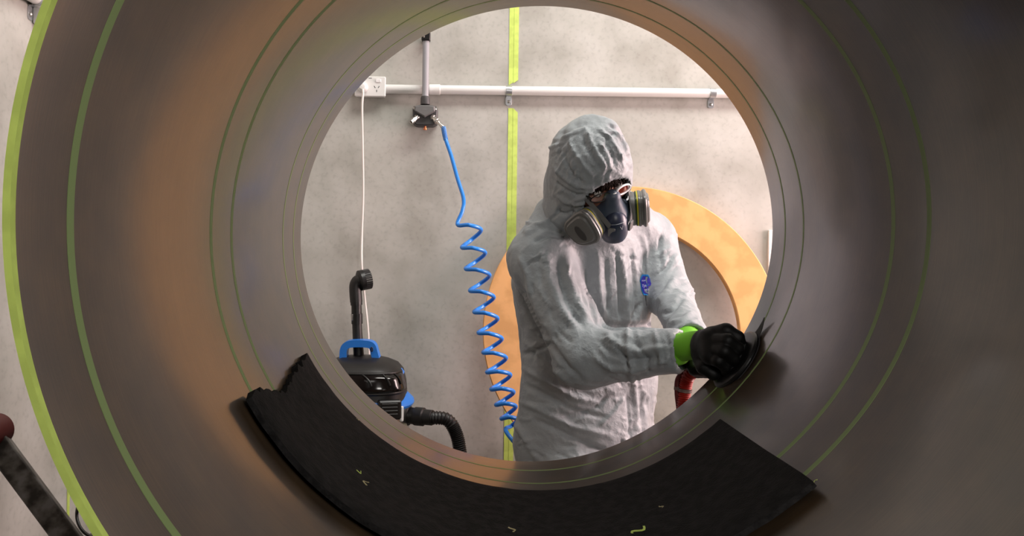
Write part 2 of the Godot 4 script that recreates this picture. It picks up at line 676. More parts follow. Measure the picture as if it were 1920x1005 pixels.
	K.mask_front = mat("mask_front", Color(0.16, 0.19, 0.27), 0.35)
	K.mark = mat("pale_mark", Color(0.75, 0.78, 0.8), 0.5)
	K.cart = mat("cartridge_grey", Color(0.42, 0.42, 0.41), 0.3)
	K.cart_dark = mat("cartridge_recess", Color(0.24, 0.235, 0.23), 0.45)
	K.cart_base = mat("cartridge_base", Color(0.46, 0.46, 0.45), 0.45)
	K.stripe_green = mat("stripe_green", Color(0.10, 0.24, 0.05), 0.45)
	K.stripe_yellow = mat("stripe_yellow", Color(0.74, 0.70, 0.05), 0.45)
	K.strap = mat("strap_grey", Color(0.40, 0.40, 0.40), 0.6)
	K.rim_reflection = mat("reflection_rim", Color(0.95, 0.95, 0.95), 0.25)  # light reflected on the lens, put into the rim colour
	K.rim_dark = mat("dark_rim", Color(0.06, 0.05, 0.05), 0.3)
	var ls := mat("reddish_lens", Color(0.5, 0.12, 0.07, 0.35), 0.08)
	ls.transparency = BaseMaterial3D.TRANSPARENCY_ALPHA
	K.lens = ls
	var lc := mat("clear_lens", Color(0.8, 0.8, 0.8, 0.05), 0.05)
	lc.transparency = BaseMaterial3D.TRANSPARENCY_ALPHA
	K.lens_clear = lc
	K.glove_green = mat("green_knit", Color(0.45, 0.74, 0.16), 0.8)
	K.glove = mat("black_glove", Color(0.035, 0.033, 0.035), 0.58, 0.0, 0.4)
	K.badge_rim = mat("badge_blue", Color(0.10, 0.52, 0.80), 0.3)
	K.badge = mat("badge_purple", Color(0.24, 0.20, 0.66), 0.35)
	K.badge_text = mat("badge_white", Color(0.85, 0.85, 0.95), 0.5)
	K.pad = mat("sander_pad", Color(0.075, 0.075, 0.08), 0.4)
	K.abrasive = mat("abrasive", Color(0.20, 0.19, 0.20), 0.9)
	var cs := mat("clear_shroud", Color(0.9, 0.9, 0.9, 0.03), 0.05, 0.0, 0.25)
	cs.transparency = BaseMaterial3D.TRANSPARENCY_ALPHA
	K.clear_shroud = cs
	K.clamp = mat("clamp_grey", Color(0.45, 0.38, 0.36), 0.4, 0.3)

func room() -> void:
	var lo := Vector3(WALL_X, 0, WALL_Z)
	var hi := Vector3(3.0, 3.5, 2.6)
	var w := 0.2
	var mid := (lo + hi) / 2
	var sz := hi - lo
	var m := M.new()
	m.box(Vector3(sz.x + 2 * w, w, sz.z + 2 * w), 0, Transform3D(Basis(), Vector3(mid.x, -w / 2, mid.z)))
	struct(m, "floor", K.floor)
	m = M.new()
	m.box(Vector3(sz.x + 2 * w, w, sz.z + 2 * w), 0, Transform3D(Basis(), Vector3(mid.x, hi.y + w / 2, mid.z)))
	struct(m, "ceiling", K.ceiling)
	m = M.new()
	m.box(Vector3(sz.x + 2 * w, sz.y, w), 0, Transform3D(Basis(), Vector3(mid.x, mid.y, lo.z - w / 2)))
	struct(m, "wall_back", K.concrete)
	m = M.new()
	m.box(Vector3(sz.x + 2 * w, sz.y, w), 0, Transform3D(Basis(), Vector3(mid.x, mid.y, hi.z + w / 2)))
	struct(m, "wall_front", K.unseen_dark_wall)
	m = M.new()
	m.box(Vector3(w, sz.y, sz.z), 0, Transform3D(Basis(), Vector3(lo.x - w / 2, mid.y, mid.z)))
	struct(m, "wall_left", K.concrete)
	m = M.new()
	m.box(Vector3(w, sz.y, sz.z), 0, Transform3D(Basis(), Vector3(hi.x + w / 2, mid.y, mid.z)))
	struct(m, "wall_right", K.unseen_dark_wall)

const Z_END := -1.92
const Z_RIM := -0.7125

func ring_band(m: M, z0: float, z1: float, off0: float, off1: float, segs := 200) -> void:   # closed ring of rectangular section
	var p := PackedVector3Array()
	var uv := PackedVector2Array()
	for s in [[off0, z0], [off0, z1], [off1, z1], [off1, z0]]:
		for k in segs + 1:
			p.append(tp(TAU * k / segs - PI / 2, s[0], s[1]))
			uv.append(Vector2(float(k) / segs, s[1]))
	m.grid(p, segs + 1, false, true, uv)

func ring_mould() -> void:
	var o := thing("ring_mould", "huge dark brushed composite ring lined with thin green tape stripes", "tube", Vector3(TC.x, TC.y - RB - 0.005, (Z_END + Z_RIM) / 2))
	var m := M.new()
	ring_band(m, Z_RIM, Z_END, 0.0, -0.0055, 240)
	put(m, "shell", K.bore, o, 30)
	m = M.new()
	ring_band(m, Z_RIM + 0.0005, Z_RIM - 0.008, 0.0006, -0.0065, 240)
	var e := put(m, "edge_tape", K.tape, o, 30)
	e.set_meta("label", "bright lime green tape on the near rim")
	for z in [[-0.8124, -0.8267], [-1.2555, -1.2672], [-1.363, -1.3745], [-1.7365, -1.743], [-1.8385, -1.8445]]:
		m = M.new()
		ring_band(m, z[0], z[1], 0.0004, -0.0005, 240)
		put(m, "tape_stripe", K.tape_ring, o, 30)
	# the wooden cradle that carries it
	var c := thing("ring_cradle", "low timber cradle under the huge composite ring", "stand", Vector3(TC.x, 0, -1.3))
	for z in [-0.95, -1.65]:
		m = M.new()
		var poly := PackedVector2Array([Vector2(TC.x - 0.42, 0.0), Vector2(TC.x + 0.42, 0.0), Vector2(TC.x + 0.42, 0.12)])
		for k in 25:
			poly.append(Vector2(tp(-PI / 2 + 0.62 - 1.24 * k / 24, -0.0068, z).x, tp(-PI / 2 + 0.62 - 1.24 * k / 24, -0.0068, z).y))
		poly.append(Vector2(TC.x - 0.42, 0.12))
		m.prism(poly, 0.05, 0.003, Transform3D(Basis(), Vector3(0, 0, z - 0.025)))
		put(m, "saddle_board", K.wood, c)
	m = M.new()
	m.box(Vector3(0.09, 0.05, 0.66), 0.003, Transform3D(Basis(), Vector3(TC.x, 0.10, -1.3)))
	put(m, "spacer_beam", K.wood, c)

func rubber_mat() -> void:
	var a0 := deg_to_rad(-180 + 28.3)
	var a1 := deg_to_rad(-47.6)
	var za := -1.19
	var zb := -1.648
	var rng := RandomNumberGenerator.new()
	rng.seed = 4
	var wob := noise(FastNoiseLite.TYPE_SIMPLEX, 0.25, 3, 3)
	var nu := 150
	var nv := 36
	var th := 0.0135
	var m := M.new()
	var rows := []
	for side in 2:
		var p := PackedVector3Array()
		for j in nv + 1:
			var v := float(j) / nv
			var z := lerpf(za, zb, v)
			# torn left end: two tongues with a notch between them
			var torn := 0.0
			var q := clampf((v - 0.0) / 0.42, 0, 1)
			torn = lerpf(deg_to_rad(0.3), deg_to_rad(3.6), smoothstep(0.05, 0.95, q)) if v < 0.42 else lerpf(deg_to_rad(3.6), 0.0, pow((v - 0.42) / 0.58, 0.8))
			torn += wob.get_noise_2d(v * 160, 3.0) * 0.016 + wob.get_noise_2d(v * 500, 9.0) * 0.006
			for i in nu + 1:
				var u := float(i) / nu
				var a := lerpf(a0 + maxf(torn, -0.004), a1, u)
				var lift := lerpf(0.010, 0.0012, smoothstep(0.0, 0.55, v)) + wob.get_noise_2d(u * 30, v * 6) * 0.0012
				lift = maxf(lift, 0.0012)
				var off := lift + (th if side == 0 else 0.0)
				if side == 0:
					off -= 0.004 * (1.0 - smoothstep(0.0, 0.045, v)) + 0.002 * smoothstep(0.97, 1.0, v)
				p.append(tp(a, off, z))
		rows.append(p)
	var top: PackedVector3Array = rows[0]
	var bot: PackedVector3Array = rows[1]
	var w := nu + 1
	m.grid(top, w, false, false, PackedVector2Array(), false)
	var nb := m.v.size()
	m.grid(bot, w, false, false, PackedVector2Array(), false)
	for i in range(nb / w, 0):
		pass
	var half := nu * nv * 6
	for i in range(half, m.f.size(), 3):
		var k := m.f[i + 1]
		m.f[i + 1] = m.f[i + 2]
		m.f[i + 2] = k
	var edge := PackedInt32Array()
	for i in nu: edge.append(i)
	for j in nv: edge.append(j * w + nu)
	for i in nu: edge.append(nv * w + nu - i)
	for j in nv: edge.append((nv - j) * w)
	for i in edge.size():
		var e0 := edge[i]
		var e1 := edge[(i + 1) % edge.size()]
		m.f.append_array([e0, nb + e0, nb + e1, e0, nb + e1, e1])
	m.orient(0)
	tag(put(m, "rubber_mat", K.rubber, null, 40), "thick black rubber mat with torn left end lying inside the huge ring", "mat")
	# scraps of tape lying on it
	var what := ["curled yellow green tape scrap near the lower middle edge of the black mat", "tiny bent tape shred on the left half of the black mat", "short pale thread on the left half of the black mat, below the bent shred", "small green tape crumb near the right corner of the black mat", "thin pale tape sliver on the right half of the black mat", "small pale tape sliver low in the middle of the black mat", "tiny tape crumb high on the left part of the black mat"]
	var where := [[1197, 996, 0.03], [673, 886, 0.014], [684, 906, 0.02], [1527, 905, 0.012], [1241, 951, 0.012], [962, 995, 0.02], [670, 787, 0.008]]
	for k in where.size():
		var r := ray(where[k][0], where[k][1])
		# march to the mat's upper face
		var s := 0.9
		while s < 1.8:
			var q := CAM + r * s
			var rel := Vector2(q.x - TC.x, q.y - TC.y).rotated(-TILT)
			if Vector2(rel.x / (RA - 0.0265), rel.y / (RB - 0.0265)).length() >= 1.0: break
			s += 0.002
		var c := CAM + r * s
		var inw := Vector3(TC.x - c.x, TC.y - c.y, 0).normalized()
		var d1 := Vector3(rng.randf_range(-1, 1), 0, rng.randf_range(-1, 1))
		d1 = (d1 - inw * d1.dot(inw)).normalized()
		var d2 := d1.cross(inw)
		var L: float = where[k][2]
		var path := PackedVector3Array()
		for i in 9:
			var t := i / 8.0 - 0.5
			path.append(c + inw * 0.001 + d1 * t * L + d2 * sin(t * 7.0 + k) * L * 0.22 + inw * (0.25 * L * t * t))
		m = M.new()
		band(path, (inw + d2 * 0.4).normalized(), maxf(0.0016, L * 0.13), 0.0005, m)
		tag(put(m, "tape_scrap", K.tape if k in [0, 1, 3] else K.scrap, null), what[k], "scrap", "tape scraps on the black mat")

func foam_ring() -> void:
	var lean := deg_to_rad(9.5)
	var ro := 0.548
	var ri := 0.395
	var th := 0.032
	var ctr := P(1184, 617, 2.95)
	var b := Basis(Vector3.RIGHT, -lean)
	var foot := 0.0 + ro * cos(lean) + th * 0.5 * sin(lean)
	var c := Vector3(ctr.x, foot + 0.001, WALL_Z + 0.004 + ro * sin(lean) + th * 0.5 * cos(lean) + 0.002)
	var m := M.new()
	var prof := PackedVector2Array()
	for q in [[ro, -th / 2 + 0.003], [ro, th / 2 - 0.003], [ro - 0.003, th / 2], [ri + 0.003, th / 2], [ri, th / 2 - 0.003], [ri, -th / 2 + 0.003], [ri + 0.003, -th / 2], [ro - 0.003, -th / 2]]:
		prof.append(Vector2(q[0], q[1]))
	m.lathe(prof, 160, Transform3D(b * Basis(Vector3.RIGHT, PI / 2), c), true)
	tag(put(m, "foam_ring", K.foam, null, 25), "large flat orange foam ring leaning on the concrete wall behind the person", "ring")
	# white board on the wall at the right
	m = M.new()
	var p := P(1441, 431, 3.05)
	m.box(Vector3(0.5, 0.62, 0.012), 0.002, Transform3D(Basis(), Vector3(p.x + 0.25, p.y - 0.31, WALL_Z + 0.007)))
	tag(put(m, "white_board", K.white), "edge of a plain white board on the wall to the right of the orange ring", "board")

func wp(px: float, py: float, off := 0.0) -> Vector3:     # a point in front of the back wall, by off
	return P(px, py, -WALL_Z - off)

func pull(called: String, label: String, at: Vector3, b: Basis) -> void:   # a one-hole saddle clip: band over the pipe, foot with a screw below
	var o := thing(called, label, "clip", at, "")
	var r := 0.0178
	var m := M.new()
	var path := PackedVector3Array()
	for k in 15:
		var a := PI * k / 14.0 - PI / 2
		path.append(at + b * Vector3(0, sin(a) * (r + 0.001), cos(a) * (r + 0.001) + 0.019))
	path.insert(0, at + b * Vector3(0, -r - 0.001, 0.0015))
	path.append(at + b * Vector3(0, r + 0.001, 0.0015))
	band(path, b.x, 0.0012, 0.022, m)
	put(m, "strap", K.zinc, o, 40)
	m = M.new()
	var foot := rrect(0.024, 0.036, 0.009)
	m.prism(foot, 0.0018, 0.0004, Transform3D(b, at + b * Vector3(0, -0.036, 0.0002)))
	put(m, "foot", K.zinc, o)
	m = M.new()
	m.lathe(PackedVector2Array([Vector2(0, 0), Vector2(0.0062, 0.0), Vector2(0.0055, 0.003), Vector2(0.003, 0.0045), Vector2(0, 0.0048)]), 14, Transform3D(b * Basis(Vector3.RIGHT, PI / 2), at + b * Vector3(0, -0.039, 0.002)))
	put(m, "screw", K.steel, o)

func wall_fittings() -> void:
	# two lengths of lime tape over the panel joint, side by side
	var names := ["lime green tape strip running up the concrete wall above the conduit", "lime green tape strip running down the concrete wall below the conduit"]
	for part in 2:
		var y0: float = [1.60, 0.0][part]
		var top: float = [CAM.y + 2.3, 0][part]
		var xw := wp(964.7, 12).x
		var a := wp(964, 160).y if part == 0 else 0.004
		var e := 3.2 if part == 0 else wp(962, 203).y
		var o := thing("masking_tape", names[part], "tape", Vector3(xw, a, WALL_Z), "lime tape on the wall joint")
		for k in 2:
			var m := M.new()
			var x0: float = xw + [-0.0185, 0.0][k]
			var x1: float = xw + [0.0004, 0.0175][k]
			var sl := 0.012
			var poly: PackedVector2Array
			if part == 0:
				var h0 := a + (0.0 if k == 0 else 0.008)
				poly = PackedVector2Array([Vector2(x0, h0), Vector2(x1, h0 + sl), Vector2(x1, e), Vector2(x0, e)])
			else:
				poly = PackedVector2Array([Vector2(x0, a), Vector2(x1, a), Vector2(x1, e - (0.016 if k == 1 else 0.0)), Vector2(x0, e)])
			m.prism(poly, 0.0009, 0.0, Transform3D(Basis(), Vector3(0, 0, WALL_Z + 0.0003 + k * 0.0006)))
			put(m, "strip", K.tape, o)
	# conduit from the outlet to the right, with a coupling, and its saddle clips
	var cy := wp(960, 172).y
	var cz := WALL_Z + 0.0195
	var x0 := wp(722, 169).x
	var o := thing("conduit", "long white round conduit running right along the wall from the power outlet", "conduit", Vector3(x0, cy, cz))
	var m := M.new()
	m.tube(PackedVector3Array([Vector3(x0, cy, cz), Vector3(2.7, cy, cz)]), 0.0172, 24)
	put(m, "pipe", K.white, o)
	m = M.new()
	var xc := wp(806, 170).x
	m.lathe(PackedVector2Array([Vector2(0.0172, -0.02), Vector2(0.0200, -0.018), Vector2(0.0203, 0.020), Vector2(0.0196, 0.022), Vector2(0.0172, 0.022)]), 24, along(Vector3(xc + 0.018, cy, cz), Vector3.RIGHT))
	put(m, "coupling", K.white, o)
	for q in [[954, "zinc saddle clip holding the white conduit over the lime tape gap"], [1333, "zinc saddle clip on the white conduit near the right edge of the opening"]]:
		pull("saddle_clip", q[1], Vector3(wp(q[0], 175).x, cy, WALL_Z), Basis())
	# double power outlet
	var c := wp(696.5, 166)
	o = thing("power_outlet", "white double power outlet on the concrete wall left of the conduit", "outlet", Vector3(c.x, c.y - 0.04, WALL_Z))
	m = M.new()
	m.prism(rrect(0.108, 0.070, 0.004), 0.030, 0.002, Transform3D(Basis(), Vector3(c.x, c.y, WALL_Z + 0.0005)))
	put(m, "mounting_block", K.white, o)
	m = M.new()
	m.prism(rrect(0.117, 0.076, 0.005), 0.010, 0.003, Transform3D(Basis(), Vector3(c.x, c.y, WALL_Z + 0.0305)))
	put(m, "plate", K.white, o)
	var fz := WALL_Z + 0.0405
	for s in [-1, 1]:
		m = M.new()
		m.prism(rrect(0.020, 0.013, 0.003), 0.004, 0.0012, Transform3D(Basis(Vector3.RIGHT, 0.12), Vector3(c.x + s * 0.031, c.y + 0.022, fz - 0.0006)))
		put(m, "switch", K.switch_white, o)
	for s in [[-0.0075, 0.006, 0.55], [0.0075, 0.006, -0.55], [0.0, -0.009, 0.0]]:
		m = M.new()
		m.box(Vector3(0.0022, 0.0085, 0.0006), 0, Transform3D(Basis(Vector3.BACK, s[2]), Vector3(c.x + 0.025 + s[0], c.y - 0.008 + s[1], fz + 0.0002)))
		put(m, "slot", K.slot, o)
	m = M.new()
	m.box(Vector3(0.012, 0.003, 0.0005), 0.0, Transform3D(Basis(), Vector3(c.x, c.y + 0.031, fz + 0.0001)))
	put(m, "print_mark", K.print_grey, o)
	# the plug and its cord
	var pc := Vector3(c.x - 0.026, c.y - 0.006, fz)
	o = thing("power_cord", "white plug and thin white cord hanging from the power outlet to the vacuum", "cord", pc)
	m = M.new()
	m.lathe(PackedVector2Array([Vector2(0, 0), Vector2(0.019, 0.0), Vector2(0.0195, 0.010), Vector2(0.017, 0.020), Vector2(0.010, 0.028), Vector2(0, 0.029)]), 28, Transform3D(Basis(Vector3.RIGHT, PI / 2), pc + Vector3(0, 0, 0.0004)))
	put(m, "plug", K.white, o, 40)
	m = M.new()
	var d := 3.06 - 0.07
	m.tube(curve(PackedVector3Array([pc + Vector3(0, -0.004, 0.022), P(681, 175, d), P(679, 200, d), P(680, 280, d + 0.01), P(681, 360, d + 0.02), P(678.5, 440, d + 0.02), P(678.5, 500, d - 0.02), P(684, 560, 2.99), P(690, 620, 2.98), P(692, 690, 2.98), P(690, 800, 2.98)]), 0.02), 0.0042, 10)
	put(m, "cord", K.cord_white, o, 60)
	# compressed-air drop: grey pipe in front of the conduit, with a black clip, then a two-outlet block
	var ax := wp(798, 130, 0.06)
	var top := 2.6
	var az := WALL_Z + 0.056
	var by := wp(797, 192, 0.056).y
	o = thing("air_pipe", "grey upright air pipe with a black clip crossing in front of the white conduit", "pipe", Vector3(ax.x, by, az))
	m = M.new()
	m.tube(PackedVector3Array([Vector3(ax.x, by - 0.005, az), Vector3(ax.x, top, az)]), 0.0125, 20)
	put(m, "pipe", K.grey_pipe, o)
	m = M.new()
	m.lathe(PackedVector2Array([Vector2(0.0, -0.004), Vector2(0.0175, -0.004), Vector2(0.0175, 0.018), Vector2(0.0155, 0.026), Vector2(0.0125, 0.027)]), 22, along(Vector3(ax.x, by - 0.004, az), Vector3.UP))
	put(m, "socket", K.block, o)
	var ky := wp(797.5, 70, 0.05).y
	m = M.new()
	m.box(Vector3(0.033, 0.034, 0.030), 0.003, Transform3D(Basis(), Vector3(ax.x, ky, az + 0.002)))
	m.box(Vector3(0.020, 0.028, 0.044), 0.002, Transform3D(Basis(), Vector3(ax.x, ky, WALL_Z + 0.0225)))
	var kc := put(m, "clip", K.black, o)
	kc.set_meta("label", "black pipe clip")
	m = M.new()
	m.box(Vector3(0.005, 0.012, 0.002), 0.0006, Transform3D(Basis(), Vector3(ax.x - 0.007, ky - 0.001, az + 0.0182)))
	put(m, "clip_tongue", K.steel, kc)
	var bc := wp(797, 213, 0.055)
	o = thing("air_manifold", "dark grey two outlet air block on the wall under the grey pipe", "manifold", Vector3(bc.x, bc.y - 0.05, WALL_Z))
	m = M.new()
	var px := 1.0 / 490.0
	var shape := PackedVector2Array([Vector2(-21, 13), Vector2(-8, 16), Vector2(8, 16), Vector2(21, 13), Vector2(23, 8), Vector2(22, -18), Vector2(14, -22), Vector2(-14, -22), Vector2(-22, -18), Vector2(-23, 8)])
	for i in shape.size(): shape[i] *= px
	m.prism(shape, 0.060, 0.004, Transform3D(Basis(), Vector3(bc.x, bc.y, WALL_Z + 0.001)))
	put(m, "block", K.block, o)
	m = M.new()
	shape = PackedVector2Array([Vector2(-18, 12), Vector2(-8, 14), Vector2(8, 14), Vector2(18, 12), Vector2(19, 3), Vector2(0, -8), Vector2(-19, 3)])
	for i in shape.size(): shape[i] *= px
	m.prism(shape, 0.022, 0.004, Transform3D(Basis(), Vector3(bc.x, bc.y, WALL_Z + 0.055)))
	var face := put(m, "raised_face", K.block_face, o)
	m = M.new()
	m.box(Vector3(0.018, 0.004, 0.0006), 0, Transform3D(Basis(), Vector3(bc.x, bc.y + 0.012, WALL_Z + 0.0772)))
	put(m, "print_mark", K.print_grey, face)
	for s in [-1, 1]:
		m = M.new()
		m.lathe(PackedVector2Array([Vector2(0, 0), Vector2(0.0062, 0.0), Vector2(0.0062, 0.004), Vector2(0, 0.005)]), 14, Transform3D(Basis(Vector3.RIGHT, PI / 2), Vector3(bc.x + s * 0.0385, bc.y + 0.018, WALL_Z + 0.0608)))
		put(m, "screw", K.steel, o)
		var dirv := Vector3(s * 0.62, -0.62, 0.48).normalized()
		m = M.new()
		m.lathe(PackedVector2Array([Vector2(0, 0), Vector2(0.0115, 0.0), Vector2(0.0115, 0.008), Vector2(0.009, 0.009), Vector2(0.009, 0.018), Vector2(0.0108, 0.0185), Vector2(0.0108, 0.030), Vector2(0.0088, 0.031), Vector2(0.0088, 0.038), Vector2(0.006, 0.038), Vector2(0.0045, 0.030), Vector2(0, 0.030)]), 20, along(Vector3(bc.x + s * 0.027, bc.y - 0.012, WALL_Z + 0.056), dirv))
		var q := put(m, "quick_coupler", K.steel, o)
	m = M.new()
	m.lathe(PackedVector2Array([Vector2(0, 0), Vector2(0.004, 0.0), Vector2(0.004, 0.008), Vector2(0.0065, 0.009), Vector2(0.0065, 0.016), Vector2(0, 0.017)]), 12, along(Vector3(bc.x, bc.y - 0.043, WALL_Z + 0.04), Vector3.DOWN))
	put(m, "drain_cock", K.copper, o)

func blue_hose() -> void:
	var start := wp(797, 213, 0.055) + Vector3(0.027, -0.012, 0.001) + Vector3(0.62, -0.62, 0.48).normalized() * 0.0385
	var o := thing("air_hose", "blue coiled air hose hanging from the right outlet of the air block", "hose", start)
	var dirv := Vector3(0.62, -0.62, 0.3).normalized()
	var m := M.new()
	m.lathe(PackedVector2Array([Vector2(0, -0.006), Vector2(0.0075, -0.006), Vector2(0.0075, 0.004), Vector2(0.006, 0.005), Vector2(0.006, 0.018), Vector2(0.008, 0.019), Vector2(0.008, 0.028), Vector2(0.0065, 0.032), Vector2(0, 0.032)]), 16, along(start, dirv))
	put(m, "nipple", K.steel, o)
	var e := start + dirv * 0.030
	var lead := PackedVector3Array([e])
	for q in [[836, 262, 2.945], [846, 292, 2.93], [858, 335, 2.91], [869, 372, 2.89], [867, 395, 2.875]]:
		lead.append(P(q[0], q[1], q[2]))
	# the coil: extremes of each turn
	var L := [[858, 421], [866, 464], [873, 504], [881, 545], [889, 585], [897, 624], [906, 661], [913, 698], [921, 730], [930, 759], [940, 785], [948, 806]]
	var Rr := [[902, 431], [910, 474], [918, 516], [926, 557], [933, 597], [941, 635], [949, 671], [957, 703], [963, 735], [967, 762], [970, 787]]
	var n := L.size()
	for i in n:
		var d := lerpf(2.86, 2.66, float(i) / (n - 1))
		var rad: float = 0.036 if i < 9 else lerpf(0.036, 0.022, (i - 8) / 3.0)
		lead.append(P(L[i][0], L[i][1], d))
		if i < Rr.size():
			var mx: float = (L[i][0] + Rr[i][0]) / 2.0
			lead.append(P(mx, lerpf(L[i][1], Rr[i][1], 0.5) - 4, d - rad))
			lead.append(P(Rr[i][0], Rr[i][1], d))
			lead.append(P((Rr[i][0] + L[i + 1][0]) / 2.0, lerpf(Rr[i][1], L[i + 1][1], 0.5) + 2, d + rad))
	lead.append(P(965, 830, 2.62))
	lead.append(P(1010, 880, 2.6))
	m = M.new()
	m.tube(curve(lead, 0.004), 0.0072, 12)
	put(m, "coiled_tube", K.blue_hose, o, 70)
	# spring guard round the first stretch
	var c := curve(PackedVector3Array([e, lead[1], lead[2], lead[3]]), 0.0007)
	var sp := PackedVector3Array()
	for i in range(0, mini(c.size(), 120)):
		var t := (c[mini(i + 1, c.size() - 1)] - c[maxi(i - 1, 0)]).normalized()
		var x := t.cross(Vector3.BACK).normalized()
		var a := i * 0.7
		sp.append(c[i] + (x * cos(a) + x.cross(t) * sin(a)) * 0.0085)
	m = M.new()
	m.tube(sp, 0.0013, 6)
	put(m, "spring_guard", K.guard, o, 70)

func left_corner() -> void:
	var b := Basis(Vector3.UP, PI / 2)     # faces +x
	var cy := wp(960, 172).y
	var o := thing("conduit", "white conduit along the left hand wall at the top left of the picture", "conduit", Vector3(WALL_X + 0.0195, cy, -2.4))
	var m := M.new()
	m.tube(PackedVector3Array([Vector3(WALL_X + 0.0195, cy, WALL_Z + 0.04), Vector3(WALL_X + 0.0195, cy, -0.6)]), 0.0172, 20)
	put(m, "pipe", K.white, o)
	m = M.new()
	var q := PL(66, 0, 0.02)
	m.lathe(PackedVector2Array([Vector2(0.0172, -0.02), Vector2(0.0200, -0.018), Vector2(0.0203, 0.020), Vector2(0.0196, 0.022), Vector2(0.0172, 0.022)]), 24, along(Vector3(WALL_X + 0.0195, cy, q.z - 0.03), Vector3.FORWARD))
	put(m, "coupling", K.white, o)
	var k := PL(56, 20, 0.0)
	pull("saddle_clip", "small zinc saddle clip on the left hand wall at the top left corner", Vector3(WALL_X, cy, k.z), b)
	m = M.new()
	var j := PL(73, 18, 0.02)
	m.prism(rrect(0.11, 0.05, 0.004), 0.045, 0.003, Transform3D(b, Vector3(WALL_X + 0.001, j.y - 0.008, j.z - 0.06)))
	tag(put(m, "junction_box", K.white), "small white box under the conduit at the top left corner", "box")
	# thin tape line low on that wall
	m = M.new()
	var t0 := PL(128, 900)
	m.box(Vector3(0.014, t0.y + 0.05, 0.0008), 0, Transform3D(b, Vector3(WALL_X + 0.0008, (t0.y + 0.05) / 2 + 0.003, t0.z)))
	tag(put(m, "masking_tape", K.tape), "narrow green tape line low on the left hand wall beside the steel strut", "tape")
	# black cable loop
	m = M.new()
	var loop := PackedVector3Array()
	for s in [[160, 930, 0.10], [149, 942, 0.08], [144, 962, 0.06], [147, 982, 0.07], [160, 1000, 0.09], [190, 1016, 0.12], [225, 1045, 0.14]]:
		loop.append(PL(s[0], s[1], s[2]))
	loop.insert(0, PL(190, 915, 0.14))
	loop.insert(0, PL(240, 905, 0.16))
	loop.append(Vector3(WALL_X + 0.16, 0.006, loop[loop.size() - 1].z - 0.05))
	m.tube(curve(loop, 0.008), 0.0042, 10)
	tag(put(m, "cable", K.black, null, 60), "loop of thin black cable by the left hand wall beside the lower ring rim", "cable")
	# steel strut with a red roller at its top
	var d0 := 1.32
	var a := P(-28, 800, d0)
	var e := P(65, 925, d0)
	var dirv := (e - a).normalized()
	var len := (a.y - 0.02) / -dirv.y
	var foot := a + dirv * len
	o = thing("roller_stand", "grimy square steel strut with a red roller at the lower left", "stand", Vector3(foot.x, 0, foot.z))
	var xf := along(a, dirv)
	xf = Transform3D(Basis(dirv.cross(Vector3.BACK).normalized(), dirv, Vector3.BACK), a)
	xf.basis = xf.basis * Basis(Vector3.UP, -0.42)
	m = M.new()
	m.prism(rrect(0.036, 0.036, 0.004, 3), len - 0.03, 0.0015, Transform3D(Basis(xf.basis.x, xf.basis.z, -xf.basis.y) * Basis(Vector3.RIGHT, PI), a + dirv * 0.03) if false else Transform3D(Basis(xf.basis.z, xf.basis.x, xf.basis.y), a + dirv * 0.03))
	put(m, "strut", K.bar, o, 40)
	m = M.new()
	m.box(Vector3(0.22, 0.008, 0.16), 0.001, Transform3D(Basis(), Vector3(foot.x, 0.0045, foot.z)))
	put(m, "foot_plate", K.bar, o)
	m = M.new()
	var wc := P(-22, 812, d0 - 0.01)
	m.lathe(PackedVector2Array([Vector2(0, -0.035), Vector2(0.020, -0.035), Vector2(0.027, -0.028), Vector2(0.0275, 0.028), Vector2(0.020, 0.035), Vector2(0, 0.035)]), 32, Transform3D(Basis(Vector3.RIGHT, PI / 2), wc))
	put(m, "roller", K.dark_red, o, 40)

